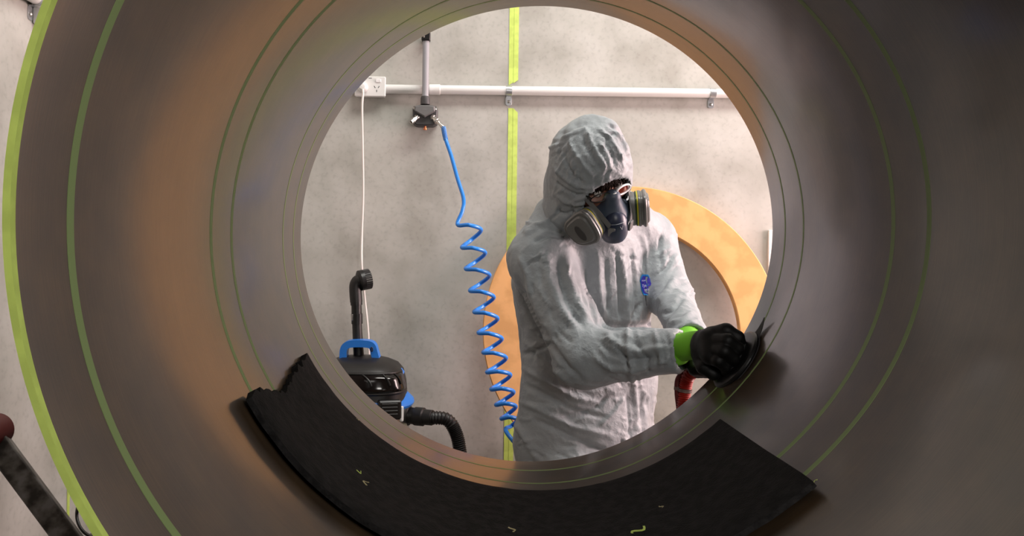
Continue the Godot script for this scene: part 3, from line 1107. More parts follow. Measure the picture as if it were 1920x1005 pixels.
func vacuum() -> void:
	var D := 2.74
	var c := P(677, 760, D)
	var px := D / FOC
	var o := thing("wet_dry_vacuum", "black and blue wet dry vacuum with steel tank on the floor by the wall", "vacuum", Vector3(c.x, 0, c.z))
	var hy := func(py: float) -> float: return P(677, py, D).y
	var ringy: float = hy.call(742)
	var R := 0.168
	var m := M.new()
	m.lathe(PackedVector2Array([Vector2(0, 0.05), Vector2(R - 0.012, 0.05), Vector2(R - 0.004, 0.062), Vector2(R - 0.002, ringy - 0.02), Vector2(0, ringy - 0.02)]), 48, Transform3D(Basis(), Vector3(c.x, 0, c.z)))
	put(m, "tank", K.steel, o)
	for k in 4:
		m = M.new()
		var a := PI / 4 + k * PI / 2
		m.lathe(PackedVector2Array([Vector2(0, 0.0), Vector2(0.022, 0.0), Vector2(0.025, 0.02), Vector2(0.022, 0.052), Vector2(0, 0.052)]), 14, Transform3D(Basis(), c * Vector3(1, 0, 1) + Vector3(cos(a), 0, sin(a)) * (R - 0.03)))
		put(m, "castor", K.black, o)
	m = M.new()
	m.lathe(PackedVector2Array([Vector2(R - 0.01, ringy - 0.026), Vector2(R + 0.010, ringy - 0.026), Vector2(R + 0.014, ringy - 0.018), Vector2(R + 0.012, ringy - 0.008), Vector2(R - 0.002, ringy + 0.006), Vector2(R - 0.012, ringy + 0.012)]), 48, Transform3D(Basis(), Vector3(c.x, 0, c.z)), true)
	put(m, "rim_ring", K.blue, o)
	# motor head: a rounded faceted dome, deeper than wide at the shoulder
	m = M.new()
	var prof := [[750, 0.166, 2.6], [742, 0.164, 2.8], [736, 0.160, 3.0], [715, 0.156, 3.4], [694, 0.146, 3.6], [682, 0.128, 3.4], [674, 0.098, 3.0], [669, 0.066, 2.6], [667, 0.0, 2.2]]
	var p := PackedVector3Array()
	for q in prof:
		for k in 64:
			var a := TAU * k / 64 + 0.35
			var e: float = 2.0 / q[2]
			var x: float = signf(cos(a)) * pow(absf(cos(a)), e) * q[1]
			var z: float = signf(sin(a)) * pow(absf(sin(a)), e) * q[1]
			p.append(Vector3(c.x + x * 0.97, hy.call(q[0]), c.z + z * 0.97))
	m.grid(p, 64, true)
	put(m, "motor_head", K.dark_plastic, o, 30)
	# glossy tinted filter cover on the front of the head
	m = M.new()
	var cov := PackedVector3Array()
	var nu := 25
	for j in 9:
		var v := j / 8.0
		var py := lerpf(724, 690, v)
		for i in nu:
			var u := lerpf(-0.92, 0.92, i / float(nu - 1))
			var edge := pow(maxf(absf(u) / 0.92, absf(v - 0.5) * 2), 6)
			var rr := lerpf(0.158, 0.140, v) + 0.012 * (1.0 - edge)
			var a := u + 1.05
			var e := 2.0 / 3.3
			var x := signf(cos(a)) * pow(absf(cos(a)), e) * rr
			var z := signf(sin(a)) * pow(absf(sin(a)), e) * rr
			cov.append(Vector3(c.x + x * 0.985, hy.call(py), c.z + z * 0.985))
	m.grid(cov, nu)
	var fc := put(m, "filter_cover", K.smoked, o, 60)
	fc.set_meta("label", "glossy smoked filter cover")
	var border := PackedVector3Array()
	for i in nu: border.append(cov[i])
	for j in range(1, 9): border.append(cov[j * nu + nu - 1])
	for i in range(1, nu): border.append(cov[8 * nu + nu - 1 - i])
	for j in range(1, 9): border.append(cov[(8 - j) * nu])
	m = M.new()
	m.tube(border, 0.0062, 8)
	put(m, "cover_frame", K.dark_plastic, fc, 60)
	for i in 3:
		var a := 0.55 + i * 0.42
		m = M.new()
		var path := PackedVector3Array()
		for j in 7:
			var v := lerpf(0.45, 0.98, j / 6.0)
			var e := 2.0 / 3.3
			var rr := lerpf(0.158, 0.140, v) + 0.0125 - 0.010 * pow(v, 8)
			var aa := a + (0.14 * pow(v, 3))
			path.append(Vector3(c.x + signf(cos(aa)) * pow(absf(cos(aa)), e) * rr, hy.call(lerpf(724, 690, v)), c.z + signf(sin(aa)) * pow(absf(sin(aa)), e) * rr))
		m.tube(path, 0.0028, 8)
		put(m, "rib", K.black, fc)
	# carry handle: blue bow over the top
	m = M.new()
	var hp := pts([[645, 672, D], [646, 655, D], [652, 646, D], [668, 643, D], [690, 644, D], [699, 648, D], [703, 660, D], [707, 674, D]])
	band(curve(hp, 0.006), Vector3(0, 0, 1), 0.024, 0.05, m)
	put(m, "handle", K.blue, o, 40)
	m = M.new()
	m.prism(oval(0.006, 0.009, 14), 0.004, 0.001, Transform3D(Basis(), P(697, 655, D - 0.026)))
	put(m, "handle_hole", K.blue_dark, o)
	# blue clip at the right shoulder, switch box on the front
	m = M.new()
	m.box(Vector3(0.022, 0.010, 0.04), 0.003, Transform3D(Basis(Vector3.BACK, -0.9), P(753, 696, D)))
	put(m, "latch", K.blue, o)
	m = M.new()
	m.box(Vector3(0.075, 0.062, 0.03), 0.005, Transform3D(Basis(Vector3.UP, 0.25), P(730, 768, D - 0.155)))
	var sb := put(m, "switch_box", K.black, o)
	for i in 4:
		m = M.new()
		m.box(Vector3(0.052, 0.005, 0.004), 0.001, Transform3D(Basis(Vector3.UP, 0.25), P(731, 758 + i * 6.5, D - 0.171)))
		put(m, "vent_slat", K.dark_plastic, sb)
	m = M.new()
	m.box(Vector3(0.012, 0.05, 0.012), 0.003, Transform3D(Basis(Vector3.UP, 0.8), P(753, 776, D - 0.125)))
	put(m, "clasp", K.white, o)
	# suction port and hose
	var port := P(766, 779, D - 0.02)
	var pd := Vector3(0.93, 0.0, 0.36).normalized()
	m = M.new()
	m.lathe(PackedVector2Array([Vector2(0, 0), Vector2(0.034, 0.0), Vector2(0.034, 0.012), Vector2(0.028, 0.016), Vector2(0.028, 0.034), Vector2(0.031, 0.036), Vector2(0.031, 0.066), Vector2(0.026, 0.070), Vector2(0.026, 0.098), Vector2(0.022, 0.10), Vector2(0, 0.10)]), 28, along(port - pd * 0.01, pd))
	put(m, "port", K.dark_plastic, o)
	var s0 := port + pd * 0.088
	var hc := curve(PackedVector3Array([s0 - pd * 0.03, s0, P(838, 787, 2.68), P(855, 812, 2.68), P(863, 850, 2.68), P(866, 890, 2.69), P(862, 930, 2.72)]), 0.0035)
	var rad := []
	for i in hc.size():
		rad.append(0.0215 + 0.0018 * (1 if i % 3 == 0 else (0 if i % 3 == 1 else -1)))
	m = M.new()
	m.tube(hc, rad, 20)
	put(m, "suction_hose", K.dark_plastic, o, 60)
	# the brush nozzle parked upright behind the handle
	var nz := D + 0.03
	var bot := P(672, 668, nz)
	o = thing("brush_nozzle", "black round brush nozzle parked upright in the vacuum behind its handle", "nozzle", bot)
	m = M.new()
	m.tube(pts([[674, 690, nz], [671, 640, nz], [669, 600, nz]]), PackedFloat32Array([0.0185, 0.0175, 0.0165]), 22)
	put(m, "tube", K.dark_plastic, o, 50)
	m = M.new()
	m.tube(pts([[669.5, 607, nz], [669, 588, nz]]), 0.0195, 22)
	m.tube(pts([[668.5, 572, nz], [667, 552, nz]]), 0.0205, 22)
	m.tube(pts([[669, 600, nz], [668, 560, nz]]), 0.0178, 22)
	put(m, "collar", K.black, o)
	m = M.new()
	m.box(Vector3(0.006, 0.022, 0.012), 0.001, Transform3D(Basis(), P(661, 595, nz - 0.012)))
	put(m, "catch", K.steel, o)
	m = M.new()
	m.tube(curve(pts([[668, 566, nz], [666.5, 545, nz], [667, 534, nz], [671, 527, nz], [679, 525, nz]]), 0.005), 0.0215, 22)
	put(m, "elbow", K.dark_plastic, o, 50)
	m = M.new()
	var ad := Vector3(0.84, 0.18, -0.42).normalized()
	m.lathe(PackedVector2Array([Vector2(0, 0), Vector2(0.026, 0.0), Vector2(0.036, 0.006), Vector2(0.036, 0.020), Vector2(0.030, 0.022), Vector2(0, 0.022)]), 32, along(P(671, 527, nz), ad))
	put(m, "brush_body", K.black, o)
	m = M.new()
	for k in 30:
		var a := TAU * k / 30
		var xf := along(P(671, 527, nz), ad)
		m.box(Vector3(0.0042, 0.026, 0.006), 0.001, xf * Transform3D(Basis(Vector3.UP, -a), Vector3(cos(a), 0, sin(a)) * 0.0335 + Vector3(0, 0.030, 0)))
	put(m, "bristle_tufts", K.dark_plastic, o).set_meta("kind", "stuff")

var crease := []      # [polyline in photo pixels, half width in pixels, height in metres]: the folds one can see in the suit, pressed into its surface

func press(m: M, from: int, amp: float, seed_: int, list: Array, fine := 1.0) -> void:   # wrinkle a cloth surface
	var nrm := PackedVector3Array()
	nrm.resize(m.v.size())
	for i in range(0, m.f.size(), 3):
		var a := m.v[m.f[i]]
		var n := (m.v[m.f[i + 1]] - a).cross(m.v[m.f[i + 2]] - a)
		for k in 3: nrm[m.f[i + k]] += n
	var n1 := noise(FastNoiseLite.TYPE_SIMPLEX, 1.0, seed_, 2, true)
	var n2 := noise(FastNoiseLite.TYPE_SIMPLEX, 1.0, seed_ + 5, 2, true)
	var wv := noise(FastNoiseLite.TYPE_SIMPLEX_SMOOTH, 3.0, seed_ + 9, 2)
	for i in range(from, m.v.size()):
		var p := m.v[i]
		var n := nrm[i].normalized()
		var w := wv.get_noise_3d(p.x, p.y, p.z) * 0.10
		var q := Vector3(p.x + w, p.y + p.x * 0.35, p.z - w)
		var dsp := (n1.get_noise_3d(q.x * 8.0, q.y * 4.5, q.z * 8.0)) * 0.0030 + (n2.get_noise_3d(q.x * 15.0 + q.y * 8.0, q.y * 20.0, q.z * 22.0)) * 0.0010 * fine
		dsp *= amp
		if list.size():
			var r := p - CAM
			var lx := r.x * cos(ROLL) + r.y * sin(ROLL)
			var ly := -r.x * sin(ROLL) + r.y * cos(ROLL)
			var s := Vector2(VPX + FOC * lx / -r.z, VPY - FOC * ly / -r.z)
			if n.dot(-r) > 0:
				for c in list:
					var bb: Rect2 = c[3]
					if not bb.has_point(s): continue
					var pl: PackedVector2Array = c[0]
					var best := 1e9
					var at := 0.0
					for k in pl.size() - 1:
						var cp := Geometry2D.get_closest_point_to_segment(s, pl[k], pl[k + 1])
						var dd := cp.distance_to(s)
						if dd < best:
							best = dd
							at = (k + cp.distance_to(pl[k]) / maxf(1.0, pl[k].distance_to(pl[k + 1]))) / (pl.size() - 1)
					var u: float = best / c[1]
					if u < 1.0: dsp += c[2] * (1.0 - u) * (1.0 - u) * (1 + 2 * u) * minf(1.0, 6.0 * minf(at, 1.0 - at) + 0.15)
		m.v[i] = p + n * dsp

func folds(list: Array) -> Array:
	var out := []
	for c in list:
		var pl := PackedVector2Array()
		for i in range(2, c.size(), 2): pl.append(Vector2(c[i], c[i + 1]))
		var r := Rect2(pl[0], Vector2.ZERO)
		for q in pl: r = r.expand(q)
		out.append([pl, float(c[0]), c[1] * 0.0013, r.grow(c[0])])
	return out

var HC: Vector3       # centre of the skull
var HB: Basis         # head axes: left, up, forward

func hd(x: float, y: float, z: float) -> Vector3:
	return HC + HB * Vector3(x, y, z)

func person() -> void:
	HC = P(1109, 317, 2.165)
	var F := Vector3(0.42, -0.53, 0.74).normalized()
	var L := Vector3(0.86, 0.36, -0.30)
	L = (L - F * L.dot(F)).normalized()
	HB = Basis(L, F.cross(L), F)
	var pel := P(1098, 800, 2.46)
	var waist := P(1108, 708, 2.45)
	var chest := P(1112, 560, 2.41)
	var upper := P(1116, 475, 2.38)
	var fw := Vector3(sin(0.52), 0, cos(0.52))
	var sh_r := P(1012, 488, 2.27)
	var el_r := P(1098, 668, 2.115)
	var wr_r := P(1262, 658, 1.975)
	var sh_l := P(1216, 450, 2.50)
	var el_l := P(1257, 556, 2.37)
	var wr_l := P(1294, 634, 2.05)
	var neck := P(1098, 400, 2.28)
	var kn_r := P(1130, 1000, 2.14)
	var kn_l := P(1290, 985, 2.27)
	kn_r.y = 0.085
	kn_l.y = 0.085
	var hip_r := P(1045, 835, 2.46)
	var hip_l := P(1150, 835, 2.56)
	var an_r := Vector3(kn_r.x - 0.16, 0.075, kn_r.z - 0.40)
	var an_l := Vector3(kn_l.x - 0.16, 0.075, kn_l.z - 0.40)
	var o := thing("person", "person in hooded grey coverall and respirator, kneeling to sand the lip of the ring", "person", Vector3(pel.x, 0, pel.z))

	# body: one skin from head to feet
	var m := M.new()
	var fb := Field.new(Vector3(-0.02, 0.0, -2.95), Vector3(0.95, 1.05, -1.88), 0.013)
	fb.cap(pel, waist, 0.15, 0.13, 0.03, fw, 0.62)
	fb.cap(waist, chest, 0.13, 0.145, 0.03, fw, 0.62)
	fb.cap(chest, upper, 0.145, 0.11, 0.03, fw, 0.62)
	fb.cap(upper, hd(0, -0.06, -0.03), 0.06, 0.055, 0.03)
	fb.chain([upper, sh_r, el_r, wr_r], [0.06, 0.05, 0.036, 0.026])
	fb.chain([upper, sh_l, el_l, wr_l], [0.06, 0.05, 0.036, 0.026])
	fb.chain([hip_r, kn_r, an_r, an_r + Vector3(-0.05, -0.035, -0.10)], [0.085, 0.05, 0.036, 0.03])
	fb.chain([hip_l, kn_l, an_l, an_l + Vector3(-0.05, -0.035, -0.10)], [0.085, 0.05, 0.036, 0.03])
	fb.add_to(m)
	var hf := Field.new(HC - Vector3.ONE * 0.19, HC + Vector3.ONE * 0.19, 0.0045)
	hf.ell(hd(0, 0.002, -0.012), HB, Vector3(0.072, 0.085, 0.092), 0.01)
	hf.ell(hd(0, -0.055, 0.028), HB, Vector3(0.060, 0.075, 0.062), 0.03)
	hf.cap(hd(0, -0.105, 0.05), hd(0, -0.115, 0.068), 0.028, 0.020, 0.03)
	hf.cap(hd(0, -0.012, 0.086), hd(0, -0.052, 0.108), 0.008, 0.012, 0.016)
	hf.cap(hd(-0.035, 0.008, 0.078), hd(0.035, 0.008, 0.078), 0.011, 0.011, 0.02)
	for s in [-1, 1]:
		hf.ell(hd(s * 0.031, -0.018, 0.094), HB, Vector3(0.017, 0.011, 0.012), 0.008, true)
		hf.ell(hd(s * 0.044, -0.045, 0.066), HB, Vector3(0.022, 0.018, 0.020), 0.02)
		hf.ell(hd(s * 0.076, -0.03, -0.012), HB, Vector3(0.008, 0.032, 0.019), 0.006)
		hf.cap(hd(s * 0.006, -0.054, 0.104), hd(s * 0.011, -0.055, 0.098), 0.007, 0.008, 0.008)
	hf.cap(hd(-0.018, -0.083, 0.083), hd(0.018, -0.083, 0.083), 0.007, 0.007, 0.008)
	hf.cap(hd(-0.015, -0.094, 0.080), hd(0.015, -0.094, 0.080), 0.008, 0.008, 0.008)
	hf.cap(hd(0, -0.08, -0.03), upper.lerp(neck, 0.7), 0.052, 0.056, 0.02)
	hf.add_to(m)
	put(m, "body", K.skin, o, 180)
	for s in [-1, 1]:
		m = M.new()
		m.ball(hd(s * 0.031, -0.018, 0.083), HB * Basis.from_scale(Vector3.ONE * 0.0118), 18)
		var ey := put(m, "eye", K.eye_white, o, 60)
		m = M.new()
		m.ball(hd(s * 0.031, -0.020, 0.0905), HB * Basis.from_scale(Vector3(0.0055, 0.0055, 0.0045)), 14)
		put(m, "iris", K.iris, ey, 60)

	# coverall
	m = M.new()
	var f := Field.new(Vector3(-0.06, 0.0, -3.0), Vector3(0.98, 1.10, -1.88), 0.0056)
	f.cap(pel, waist, 0.236, 0.222, 0.04, fw, 0.62)
	f.cap(waist, chest, 0.222, 0.190, 0.05, fw, 0.66)
	f.cap(chest, upper, 0.185, 0.150, 0.05, fw, 0.66)
	f.cap(sh_r, P(1052, 414, 2.31), 0.082, 0.082, 0.05)
	f.cap(sh_l, P(1160, 405, 2.38), 0.076, 0.080, 0.05)
	f.cap(upper, neck, 0.115, 0.088, 0.04)
	f.cap(sh_r, el_r, 0.086, 0.081, 0.04)
	f.cap(P(1016, 530, 2.38), P(1030, 640, 2.42), 0.090, 0.085, 0.05)
	f.cap(el_r, wr_r, 0.079, 0.055, 0.03)
	f.cap(sh_l, el_l, 0.082, 0.061, 0.03)
	f.cap(el_l, wr_l, 0.060, 0.046, 0.03)
	f.chain([pel, hip_r, kn_r], [0.17, 0.125, 0.085], 0.04)
	f.chain([pel, hip_l, kn_l], [0.17, 0.125, 0.085], 0.04)
	f.chain([kn_r, an_r], [0.078, 0.06], 0.03)
	f.chain([kn_l, an_l], [0.078, 0.06], 0.03)
	for q in [[wr_r, el_r], [wr_l, el_l]]:
		var dv: Vector3 = (q[0] - q[1]).normalized()
		f.ell(q[0] + dv * 0.045, look(Vector3.ZERO, dv).basis, Vector3(0.049, 0.049, 0.058), 0.006, true)
	f.below(0.004)
	f.add_to(m)
	press(m, 0, 0.8, 21, folds(suit_folds() + loose_creases(false)))
	var suit := put(m, "coverall", K.suit, o, 180)
	badge(m, suit, fw)

	# hood: a loose shell, open round the face, gathered at its elastic edge
	m = M.new()
	f = Field.new(HC - Vector3.ONE * 0.235, HC + Vector3.ONE * 0.20, 0.0052)
	f.ell(hd(0.004, 0.025, -0.016), HB, Vector3(0.104, 0.102, 0.116), 0.02)
	f.ell(hd(0, -0.045, 0.003), HB, Vector3(0.104, 0.098, 0.100), 0.05)
	f.cap(hd(0.034, 0.090, -0.050), hd(0.049, 0.104, -0.004), 0.024, 0.018, 0.05)
	f.cap(hd(-0.02, -0.08, -0.06), P(1072, 395, 2.26), 0.085, 0.080, 0.04)
	f.cap(hd(0.02, -0.09, -0.04), P(1112, 405, 2.27), 0.080, 0.080, 0.04)
	f.shell(0.009)
	f.ell(hd(0, -0.062, 0.135), HB, Vector3(0.082, 0.086, 0.110), 0.006, true)
	f.add_to(m)
	var gather := noise(FastNoiseLite.TYPE_SIMPLEX, 1.0, 33, 2, true)
	press(m, 0, 0.8, 50, folds(hood_folds() + loose_creases(true)), 1.2)
	for i in m.v.size():
		var q := HB.transposed() * (m.v[i] - HC)
		var rim := (q - Vector3(0, -0.062, 0.135)) / Vector3(0.082, 0.086, 0.110)
		var e := clampf(1.0 - (rim.length() - 1.0) / 0.30, 0, 1)
		var a := atan2(q.y + 0.062, q.x)
		m.v[i] += HB * Vector3(q.x, q.y + 0.062, 0).normalized() * gather.get_noise_2d(a * 9.0, q.z * 4.0) * 0.0042 * e * e
	put(m, "hood", K.suit, o, 180)

	# hair showing under the hood
	m = M.new()
	f = Field.new(hd(0, 0.03, 0.05) - Vector3.ONE * 0.14, hd(0, 0.03, 0.05) + Vector3.ONE * 0.14, 0.006)
	f.ell(hd(0, 0.006, -0.004), HB, Vector3(0.077, 0.086, 0.096), 0.01)
	f.ell(hd(0, -0.075, 0.085), HB, Vector3(0.075, 0.087, 0.085), 0.01, true)
	f.add_to(m)
	var rng := RandomNumberGenerator.new()
	rng.seed = 8
	for k in 130:
		var x := rng.randf_range(-0.060, 0.066)
		var y0 := 0.028 - x * x * 4.0
		var path := PackedVector3Array()
		var sw := rng.randf_range(-0.016, 0.016)
		for j in 6:
			var t := j / 5.0
			path.append(hd(x + sw * t + sin(t * 5.0 + k) * 0.003, y0 - t * rng.randf_range(0.026, 0.040), 0.088 - x * x * 6.0 + t * 0.010 + sin(t * 3.1) * 0.004))
		m.tube(path, PackedFloat32Array([0.0022, 0.0030, 0.0028, 0.0024, 0.0018, 0.0006]), 5)
	put(m, "hair", K.hair, o, 60)
	respirator(o)
	glasses(o)
	gloves(o, wr_r, wr_l)

func suit_folds() -> Array:
	return [
		[9, -9, 968, 520, 985, 560, 1000, 595, 1022, 630, 1042, 660, 1068, 692, 1095, 714],
		[16, 8, 1020, 470, 1030, 520, 1050, 575, 1078, 620],
		[12, 7, 1060, 470, 1066, 520, 1084, 570, 1106, 602],
		[8, -6, 1045, 480, 1052, 530, 1070, 580, 1096, 616],
		[7, -6, 1100, 500, 1104, 545, 1112, 590, 1128, 612],
		[9, -9, 1108, 600, 1150, 612, 1195, 612, 1240, 607],
		[10, 6, 1120, 470, 1122, 520, 1126, 570, 1136, 600],
		[7, -5, 1135, 480, 1138, 530, 1142, 600],
		[9, 7, 1166, 470, 1172, 540, 1176, 610, 1184, 700, 1196, 800, 1200, 860],
		[5, -6, 1156, 465, 1160, 540, 1164, 605],
		[5, -6, 1184, 470, 1190, 540, 1194, 605],
		[5, -4, 1174, 735, 1180, 790, 1186, 850],
		[6, -5, 1202, 735, 1206, 790, 1206, 845],
		[8, 6, 1205, 440, 1214, 500, 1212, 560, 1208, 605],
		[10, 8, 1130, 622, 1160, 648, 1200, 660, 1252, 650],
		[8, -6, 1120, 640, 1150, 664, 1190, 676, 1240, 672],
		[9, 7, 1112, 668, 1145, 690, 1185, 694, 1235, 684],
		[6, -6, 1190, 640, 1210, 668, 1218, 700],
		[7, 6, 1225, 620, 1236, 650, 1240, 690],
		[5, -5, 1248, 624, 1256, 655, 1258, 684],
		[6, -6, 1150, 640, 1172, 672, 1186, 706],
		[8, 7, 985, 640, 1010, 660, 1040, 690, 1072, 722],
		[7, -7, 978, 664, 1002, 660, 1030, 645],
		[9, 7, 980, 690, 1020, 712, 1070, 742, 1130, 760],
		[7, -7, 985, 722, 1025, 740, 1080, 770, 1140, 784],
		[9, 7, 975, 752, 1020, 772, 1075, 800, 1150, 818],
		[7, -7, 1000, 785, 1045, 806, 1100, 832, 1150, 852],
		[10, 7, 965, 790, 990, 830, 1010, 864],
		[7, -6, 1140, 740, 1120, 762, 1090, 776, 1050, 782],
		[7, 6, 1170, 745, 1150, 775, 1122, 800],
		[8, -6, 1215, 745, 1200, 785, 1176, 820],
		[9, 8, 980, 440, 1005, 425, 1035, 415],
		[7, -7, 1000, 455, 1030, 440, 1065, 445],
		[8, 6, 975, 480, 990, 520, 996, 560],
		[8, -6, 1262, 476, 1250, 500, 1236, 512],
		[9, 7, 1268, 520, 1250, 548, 1232, 570],
		[7, -6, 1282, 556, 1262, 580, 1240, 590],
		[7, 6, 1300, 586, 1280, 600, 1258, 606],
		[6, -6, 1240, 440, 1236, 470, 1240, 500],
	]

func loose_creases(on_hood: bool) -> Array:      # the many small sharp creases of paper-like cloth
	var rng := RandomNumberGenerator.new()
	rng.seed = 77
	var out := []
	var zones := [[1120, 618, 1262, 712, 1.0, 0.10, 26], [985, 480, 1105, 660, 0.5, 0.9, 26], [968, 725, 1232, 862, 0.9, 0.32, 46], [1060, 460, 1205, 608, 0.08, 1.0, 26], [1222, 430, 1296, 606, 0.75, -0.5, 22], [958, 415, 1060, 520, 0.75, -0.6, 14], [972, 600, 1040, 720, 0.8, 0.5, 12]]
	if on_hood: zones = [[1036, 240, 1176, 392, 0, 0, 60]]
	for z in zones:
		for k in z[6]:
			var p := Vector2(rng.randf_range(z[0], z[2]), rng.randf_range(z[1], z[3]))
			var d := Vector2(z[4], z[5])
			if on_hood: d = p - Vector2(1098, 225)
			d = d.normalized().rotated(rng.randfn(0.0, 0.45))
			var bend := rng.randf_range(-0.35, 0.35)
			var ln := rng.randf_range(16, 46)
			var c := [rng.randf_range(3.2, 5.5), rng.randf_range(1.6, 3.4) * (1 if rng.randf() < 0.55 else -1)]
			for j in 4:
				c.append(p.x)
				c.append(p.y)
				p += d * ln / 3.0
				d = d.rotated(bend)
			out.append(c)
	return out

func hood_folds() -> Array:
	return [
		[7, 5, 1048, 262, 1075, 250, 1095, 243, 1100, 240],
		[6, 6, 1098, 240, 1110, 270, 1124, 295, 1138, 318],
		[5, -4, 1090, 250, 1100, 280, 1118, 304, 1128, 322],
		[6, 5, 1066, 262, 1080, 290, 1096, 312, 1112, 330],
		[5, -4, 1055, 275, 1062, 305, 1075, 330, 1096, 345],
		[6, 5, 1035, 310, 1060, 335, 1085, 350, 1110, 352],
		[5, -4, 1036, 335, 1060, 355, 1082, 366, 1104, 364],
		[6, 5, 1040, 362, 1062, 378, 1080, 384, 1098, 380],
		[6, 5, 1118, 238, 1140, 255, 1160, 285, 1170, 312],
		[5, -4, 1130, 262, 1146, 286, 1155, 312],
		[5, 4, 1124, 268, 1138, 292, 1146, 318],
		[6, 5, 1150, 240, 1168, 262, 1178, 290],
		[6, -5, 1140, 232, 1162, 248, 1176, 268],
		[5, -5, 1040, 395, 1060, 402, 1078, 396],
	]

func hit(m: M, from: Vector3, dir: Vector3, near_: PackedInt32Array) -> Vector3:
	var best := 1e9
	for i in near_:
		var p = Geometry3D.ray_intersects_triangle(from, dir, m.v[m.f[i]], m.v[m.f[i + 1]], m.v[m.f[i + 2]])
		if p != null: best = minf(best, (p - from).length())
	return from + dir * best if best < 1e8 else Vector3.INF

func badge(m: M, suit: Node3D, fw: Vector3) -> void:
	var guess := P(1209, 534, 2.28)
	var near_ := PackedInt32Array()
	for i in range(0, m.f.size(), 3):
		if absf(m.v[m.f[i]].x - guess.x) < 0.14 and absf(m.v[m.f[i]].y - guess.y) < 0.14: near_.append(i)
	var s := hit(m, CAM, ray(1209, 534).normalized(), near_)
	if s == Vector3.INF: return
	var dirf := Vector3(0.50, 0.06, 0.86).normalized()
	var x := Vector3.UP.cross(dirf).normalized()
	var layers := [[0.0215, 0.033, K.badge_rim, "badge", 0.0014], [0.0175, 0.0285, K.badge, "badge_field", 0.0022]]
	var par: Node3D = suit
	for l in layers:
		var b := M.new()
		var p := PackedVector3Array()
		var n := 8
		var ring := 10
		var far := 0.0
		for j in ring + 1:
			for k in 32:
				var a := TAU * k / 32.0
				var seg := fposmod(a, TAU / n) - PI / n
				var rr := cos(PI / n) / cos(seg) * j / ring
				var q: Vector3 = s + dirf * 0.06 + x * cos(a + PI / 8) * rr * l[0] + Vector3.UP * sin(a + PI / 8) * rr * l[1]
				var g := hit(m, q, -dirf, near_)
				var out := -0.004
				if g != Vector3.INF: out = clampf((g - (q - dirf * 0.06)).dot(dirf), -0.004, 0.02)
				p.append(q - dirf * 0.06 + dirf * (out + l[4]))
		b.grid(p, 32, true)
		var node := put(b, l[3], l[2], par, 60)
		node.set_meta("label", "blue octagonal chest badge" if l[3] == "badge" else "purple badge field")
		par = suit
	for w in [["DUPONT", 0.0046, 0.0125], ["Tyvek", 0.0085, -0.002], ["IsoClean", 0.0052, -0.0140]]:
		var tm := TextMesh.new()
		tm.text = w[0]
		tm.font_size = 32
		tm.pixel_size = w[1] / 24.0
		tm.depth = 0.0006
		var node := MeshInstance3D.new()
		node.name = "badge_lettering"
		node.mesh = tm
		node.material_override = K.badge_text
		var base: Vector3 = s + Vector3.UP * w[2]
		var g := hit(m, base + dirf * 0.06, -dirf, near_)
		if g == Vector3.INF: g = base
		suit.add_child(node, true)
		node.transform = Transform3D(Basis(x, Vector3.UP, dirf.normalized()), g + dirf * 0.0050 - suit.get_parent().position)

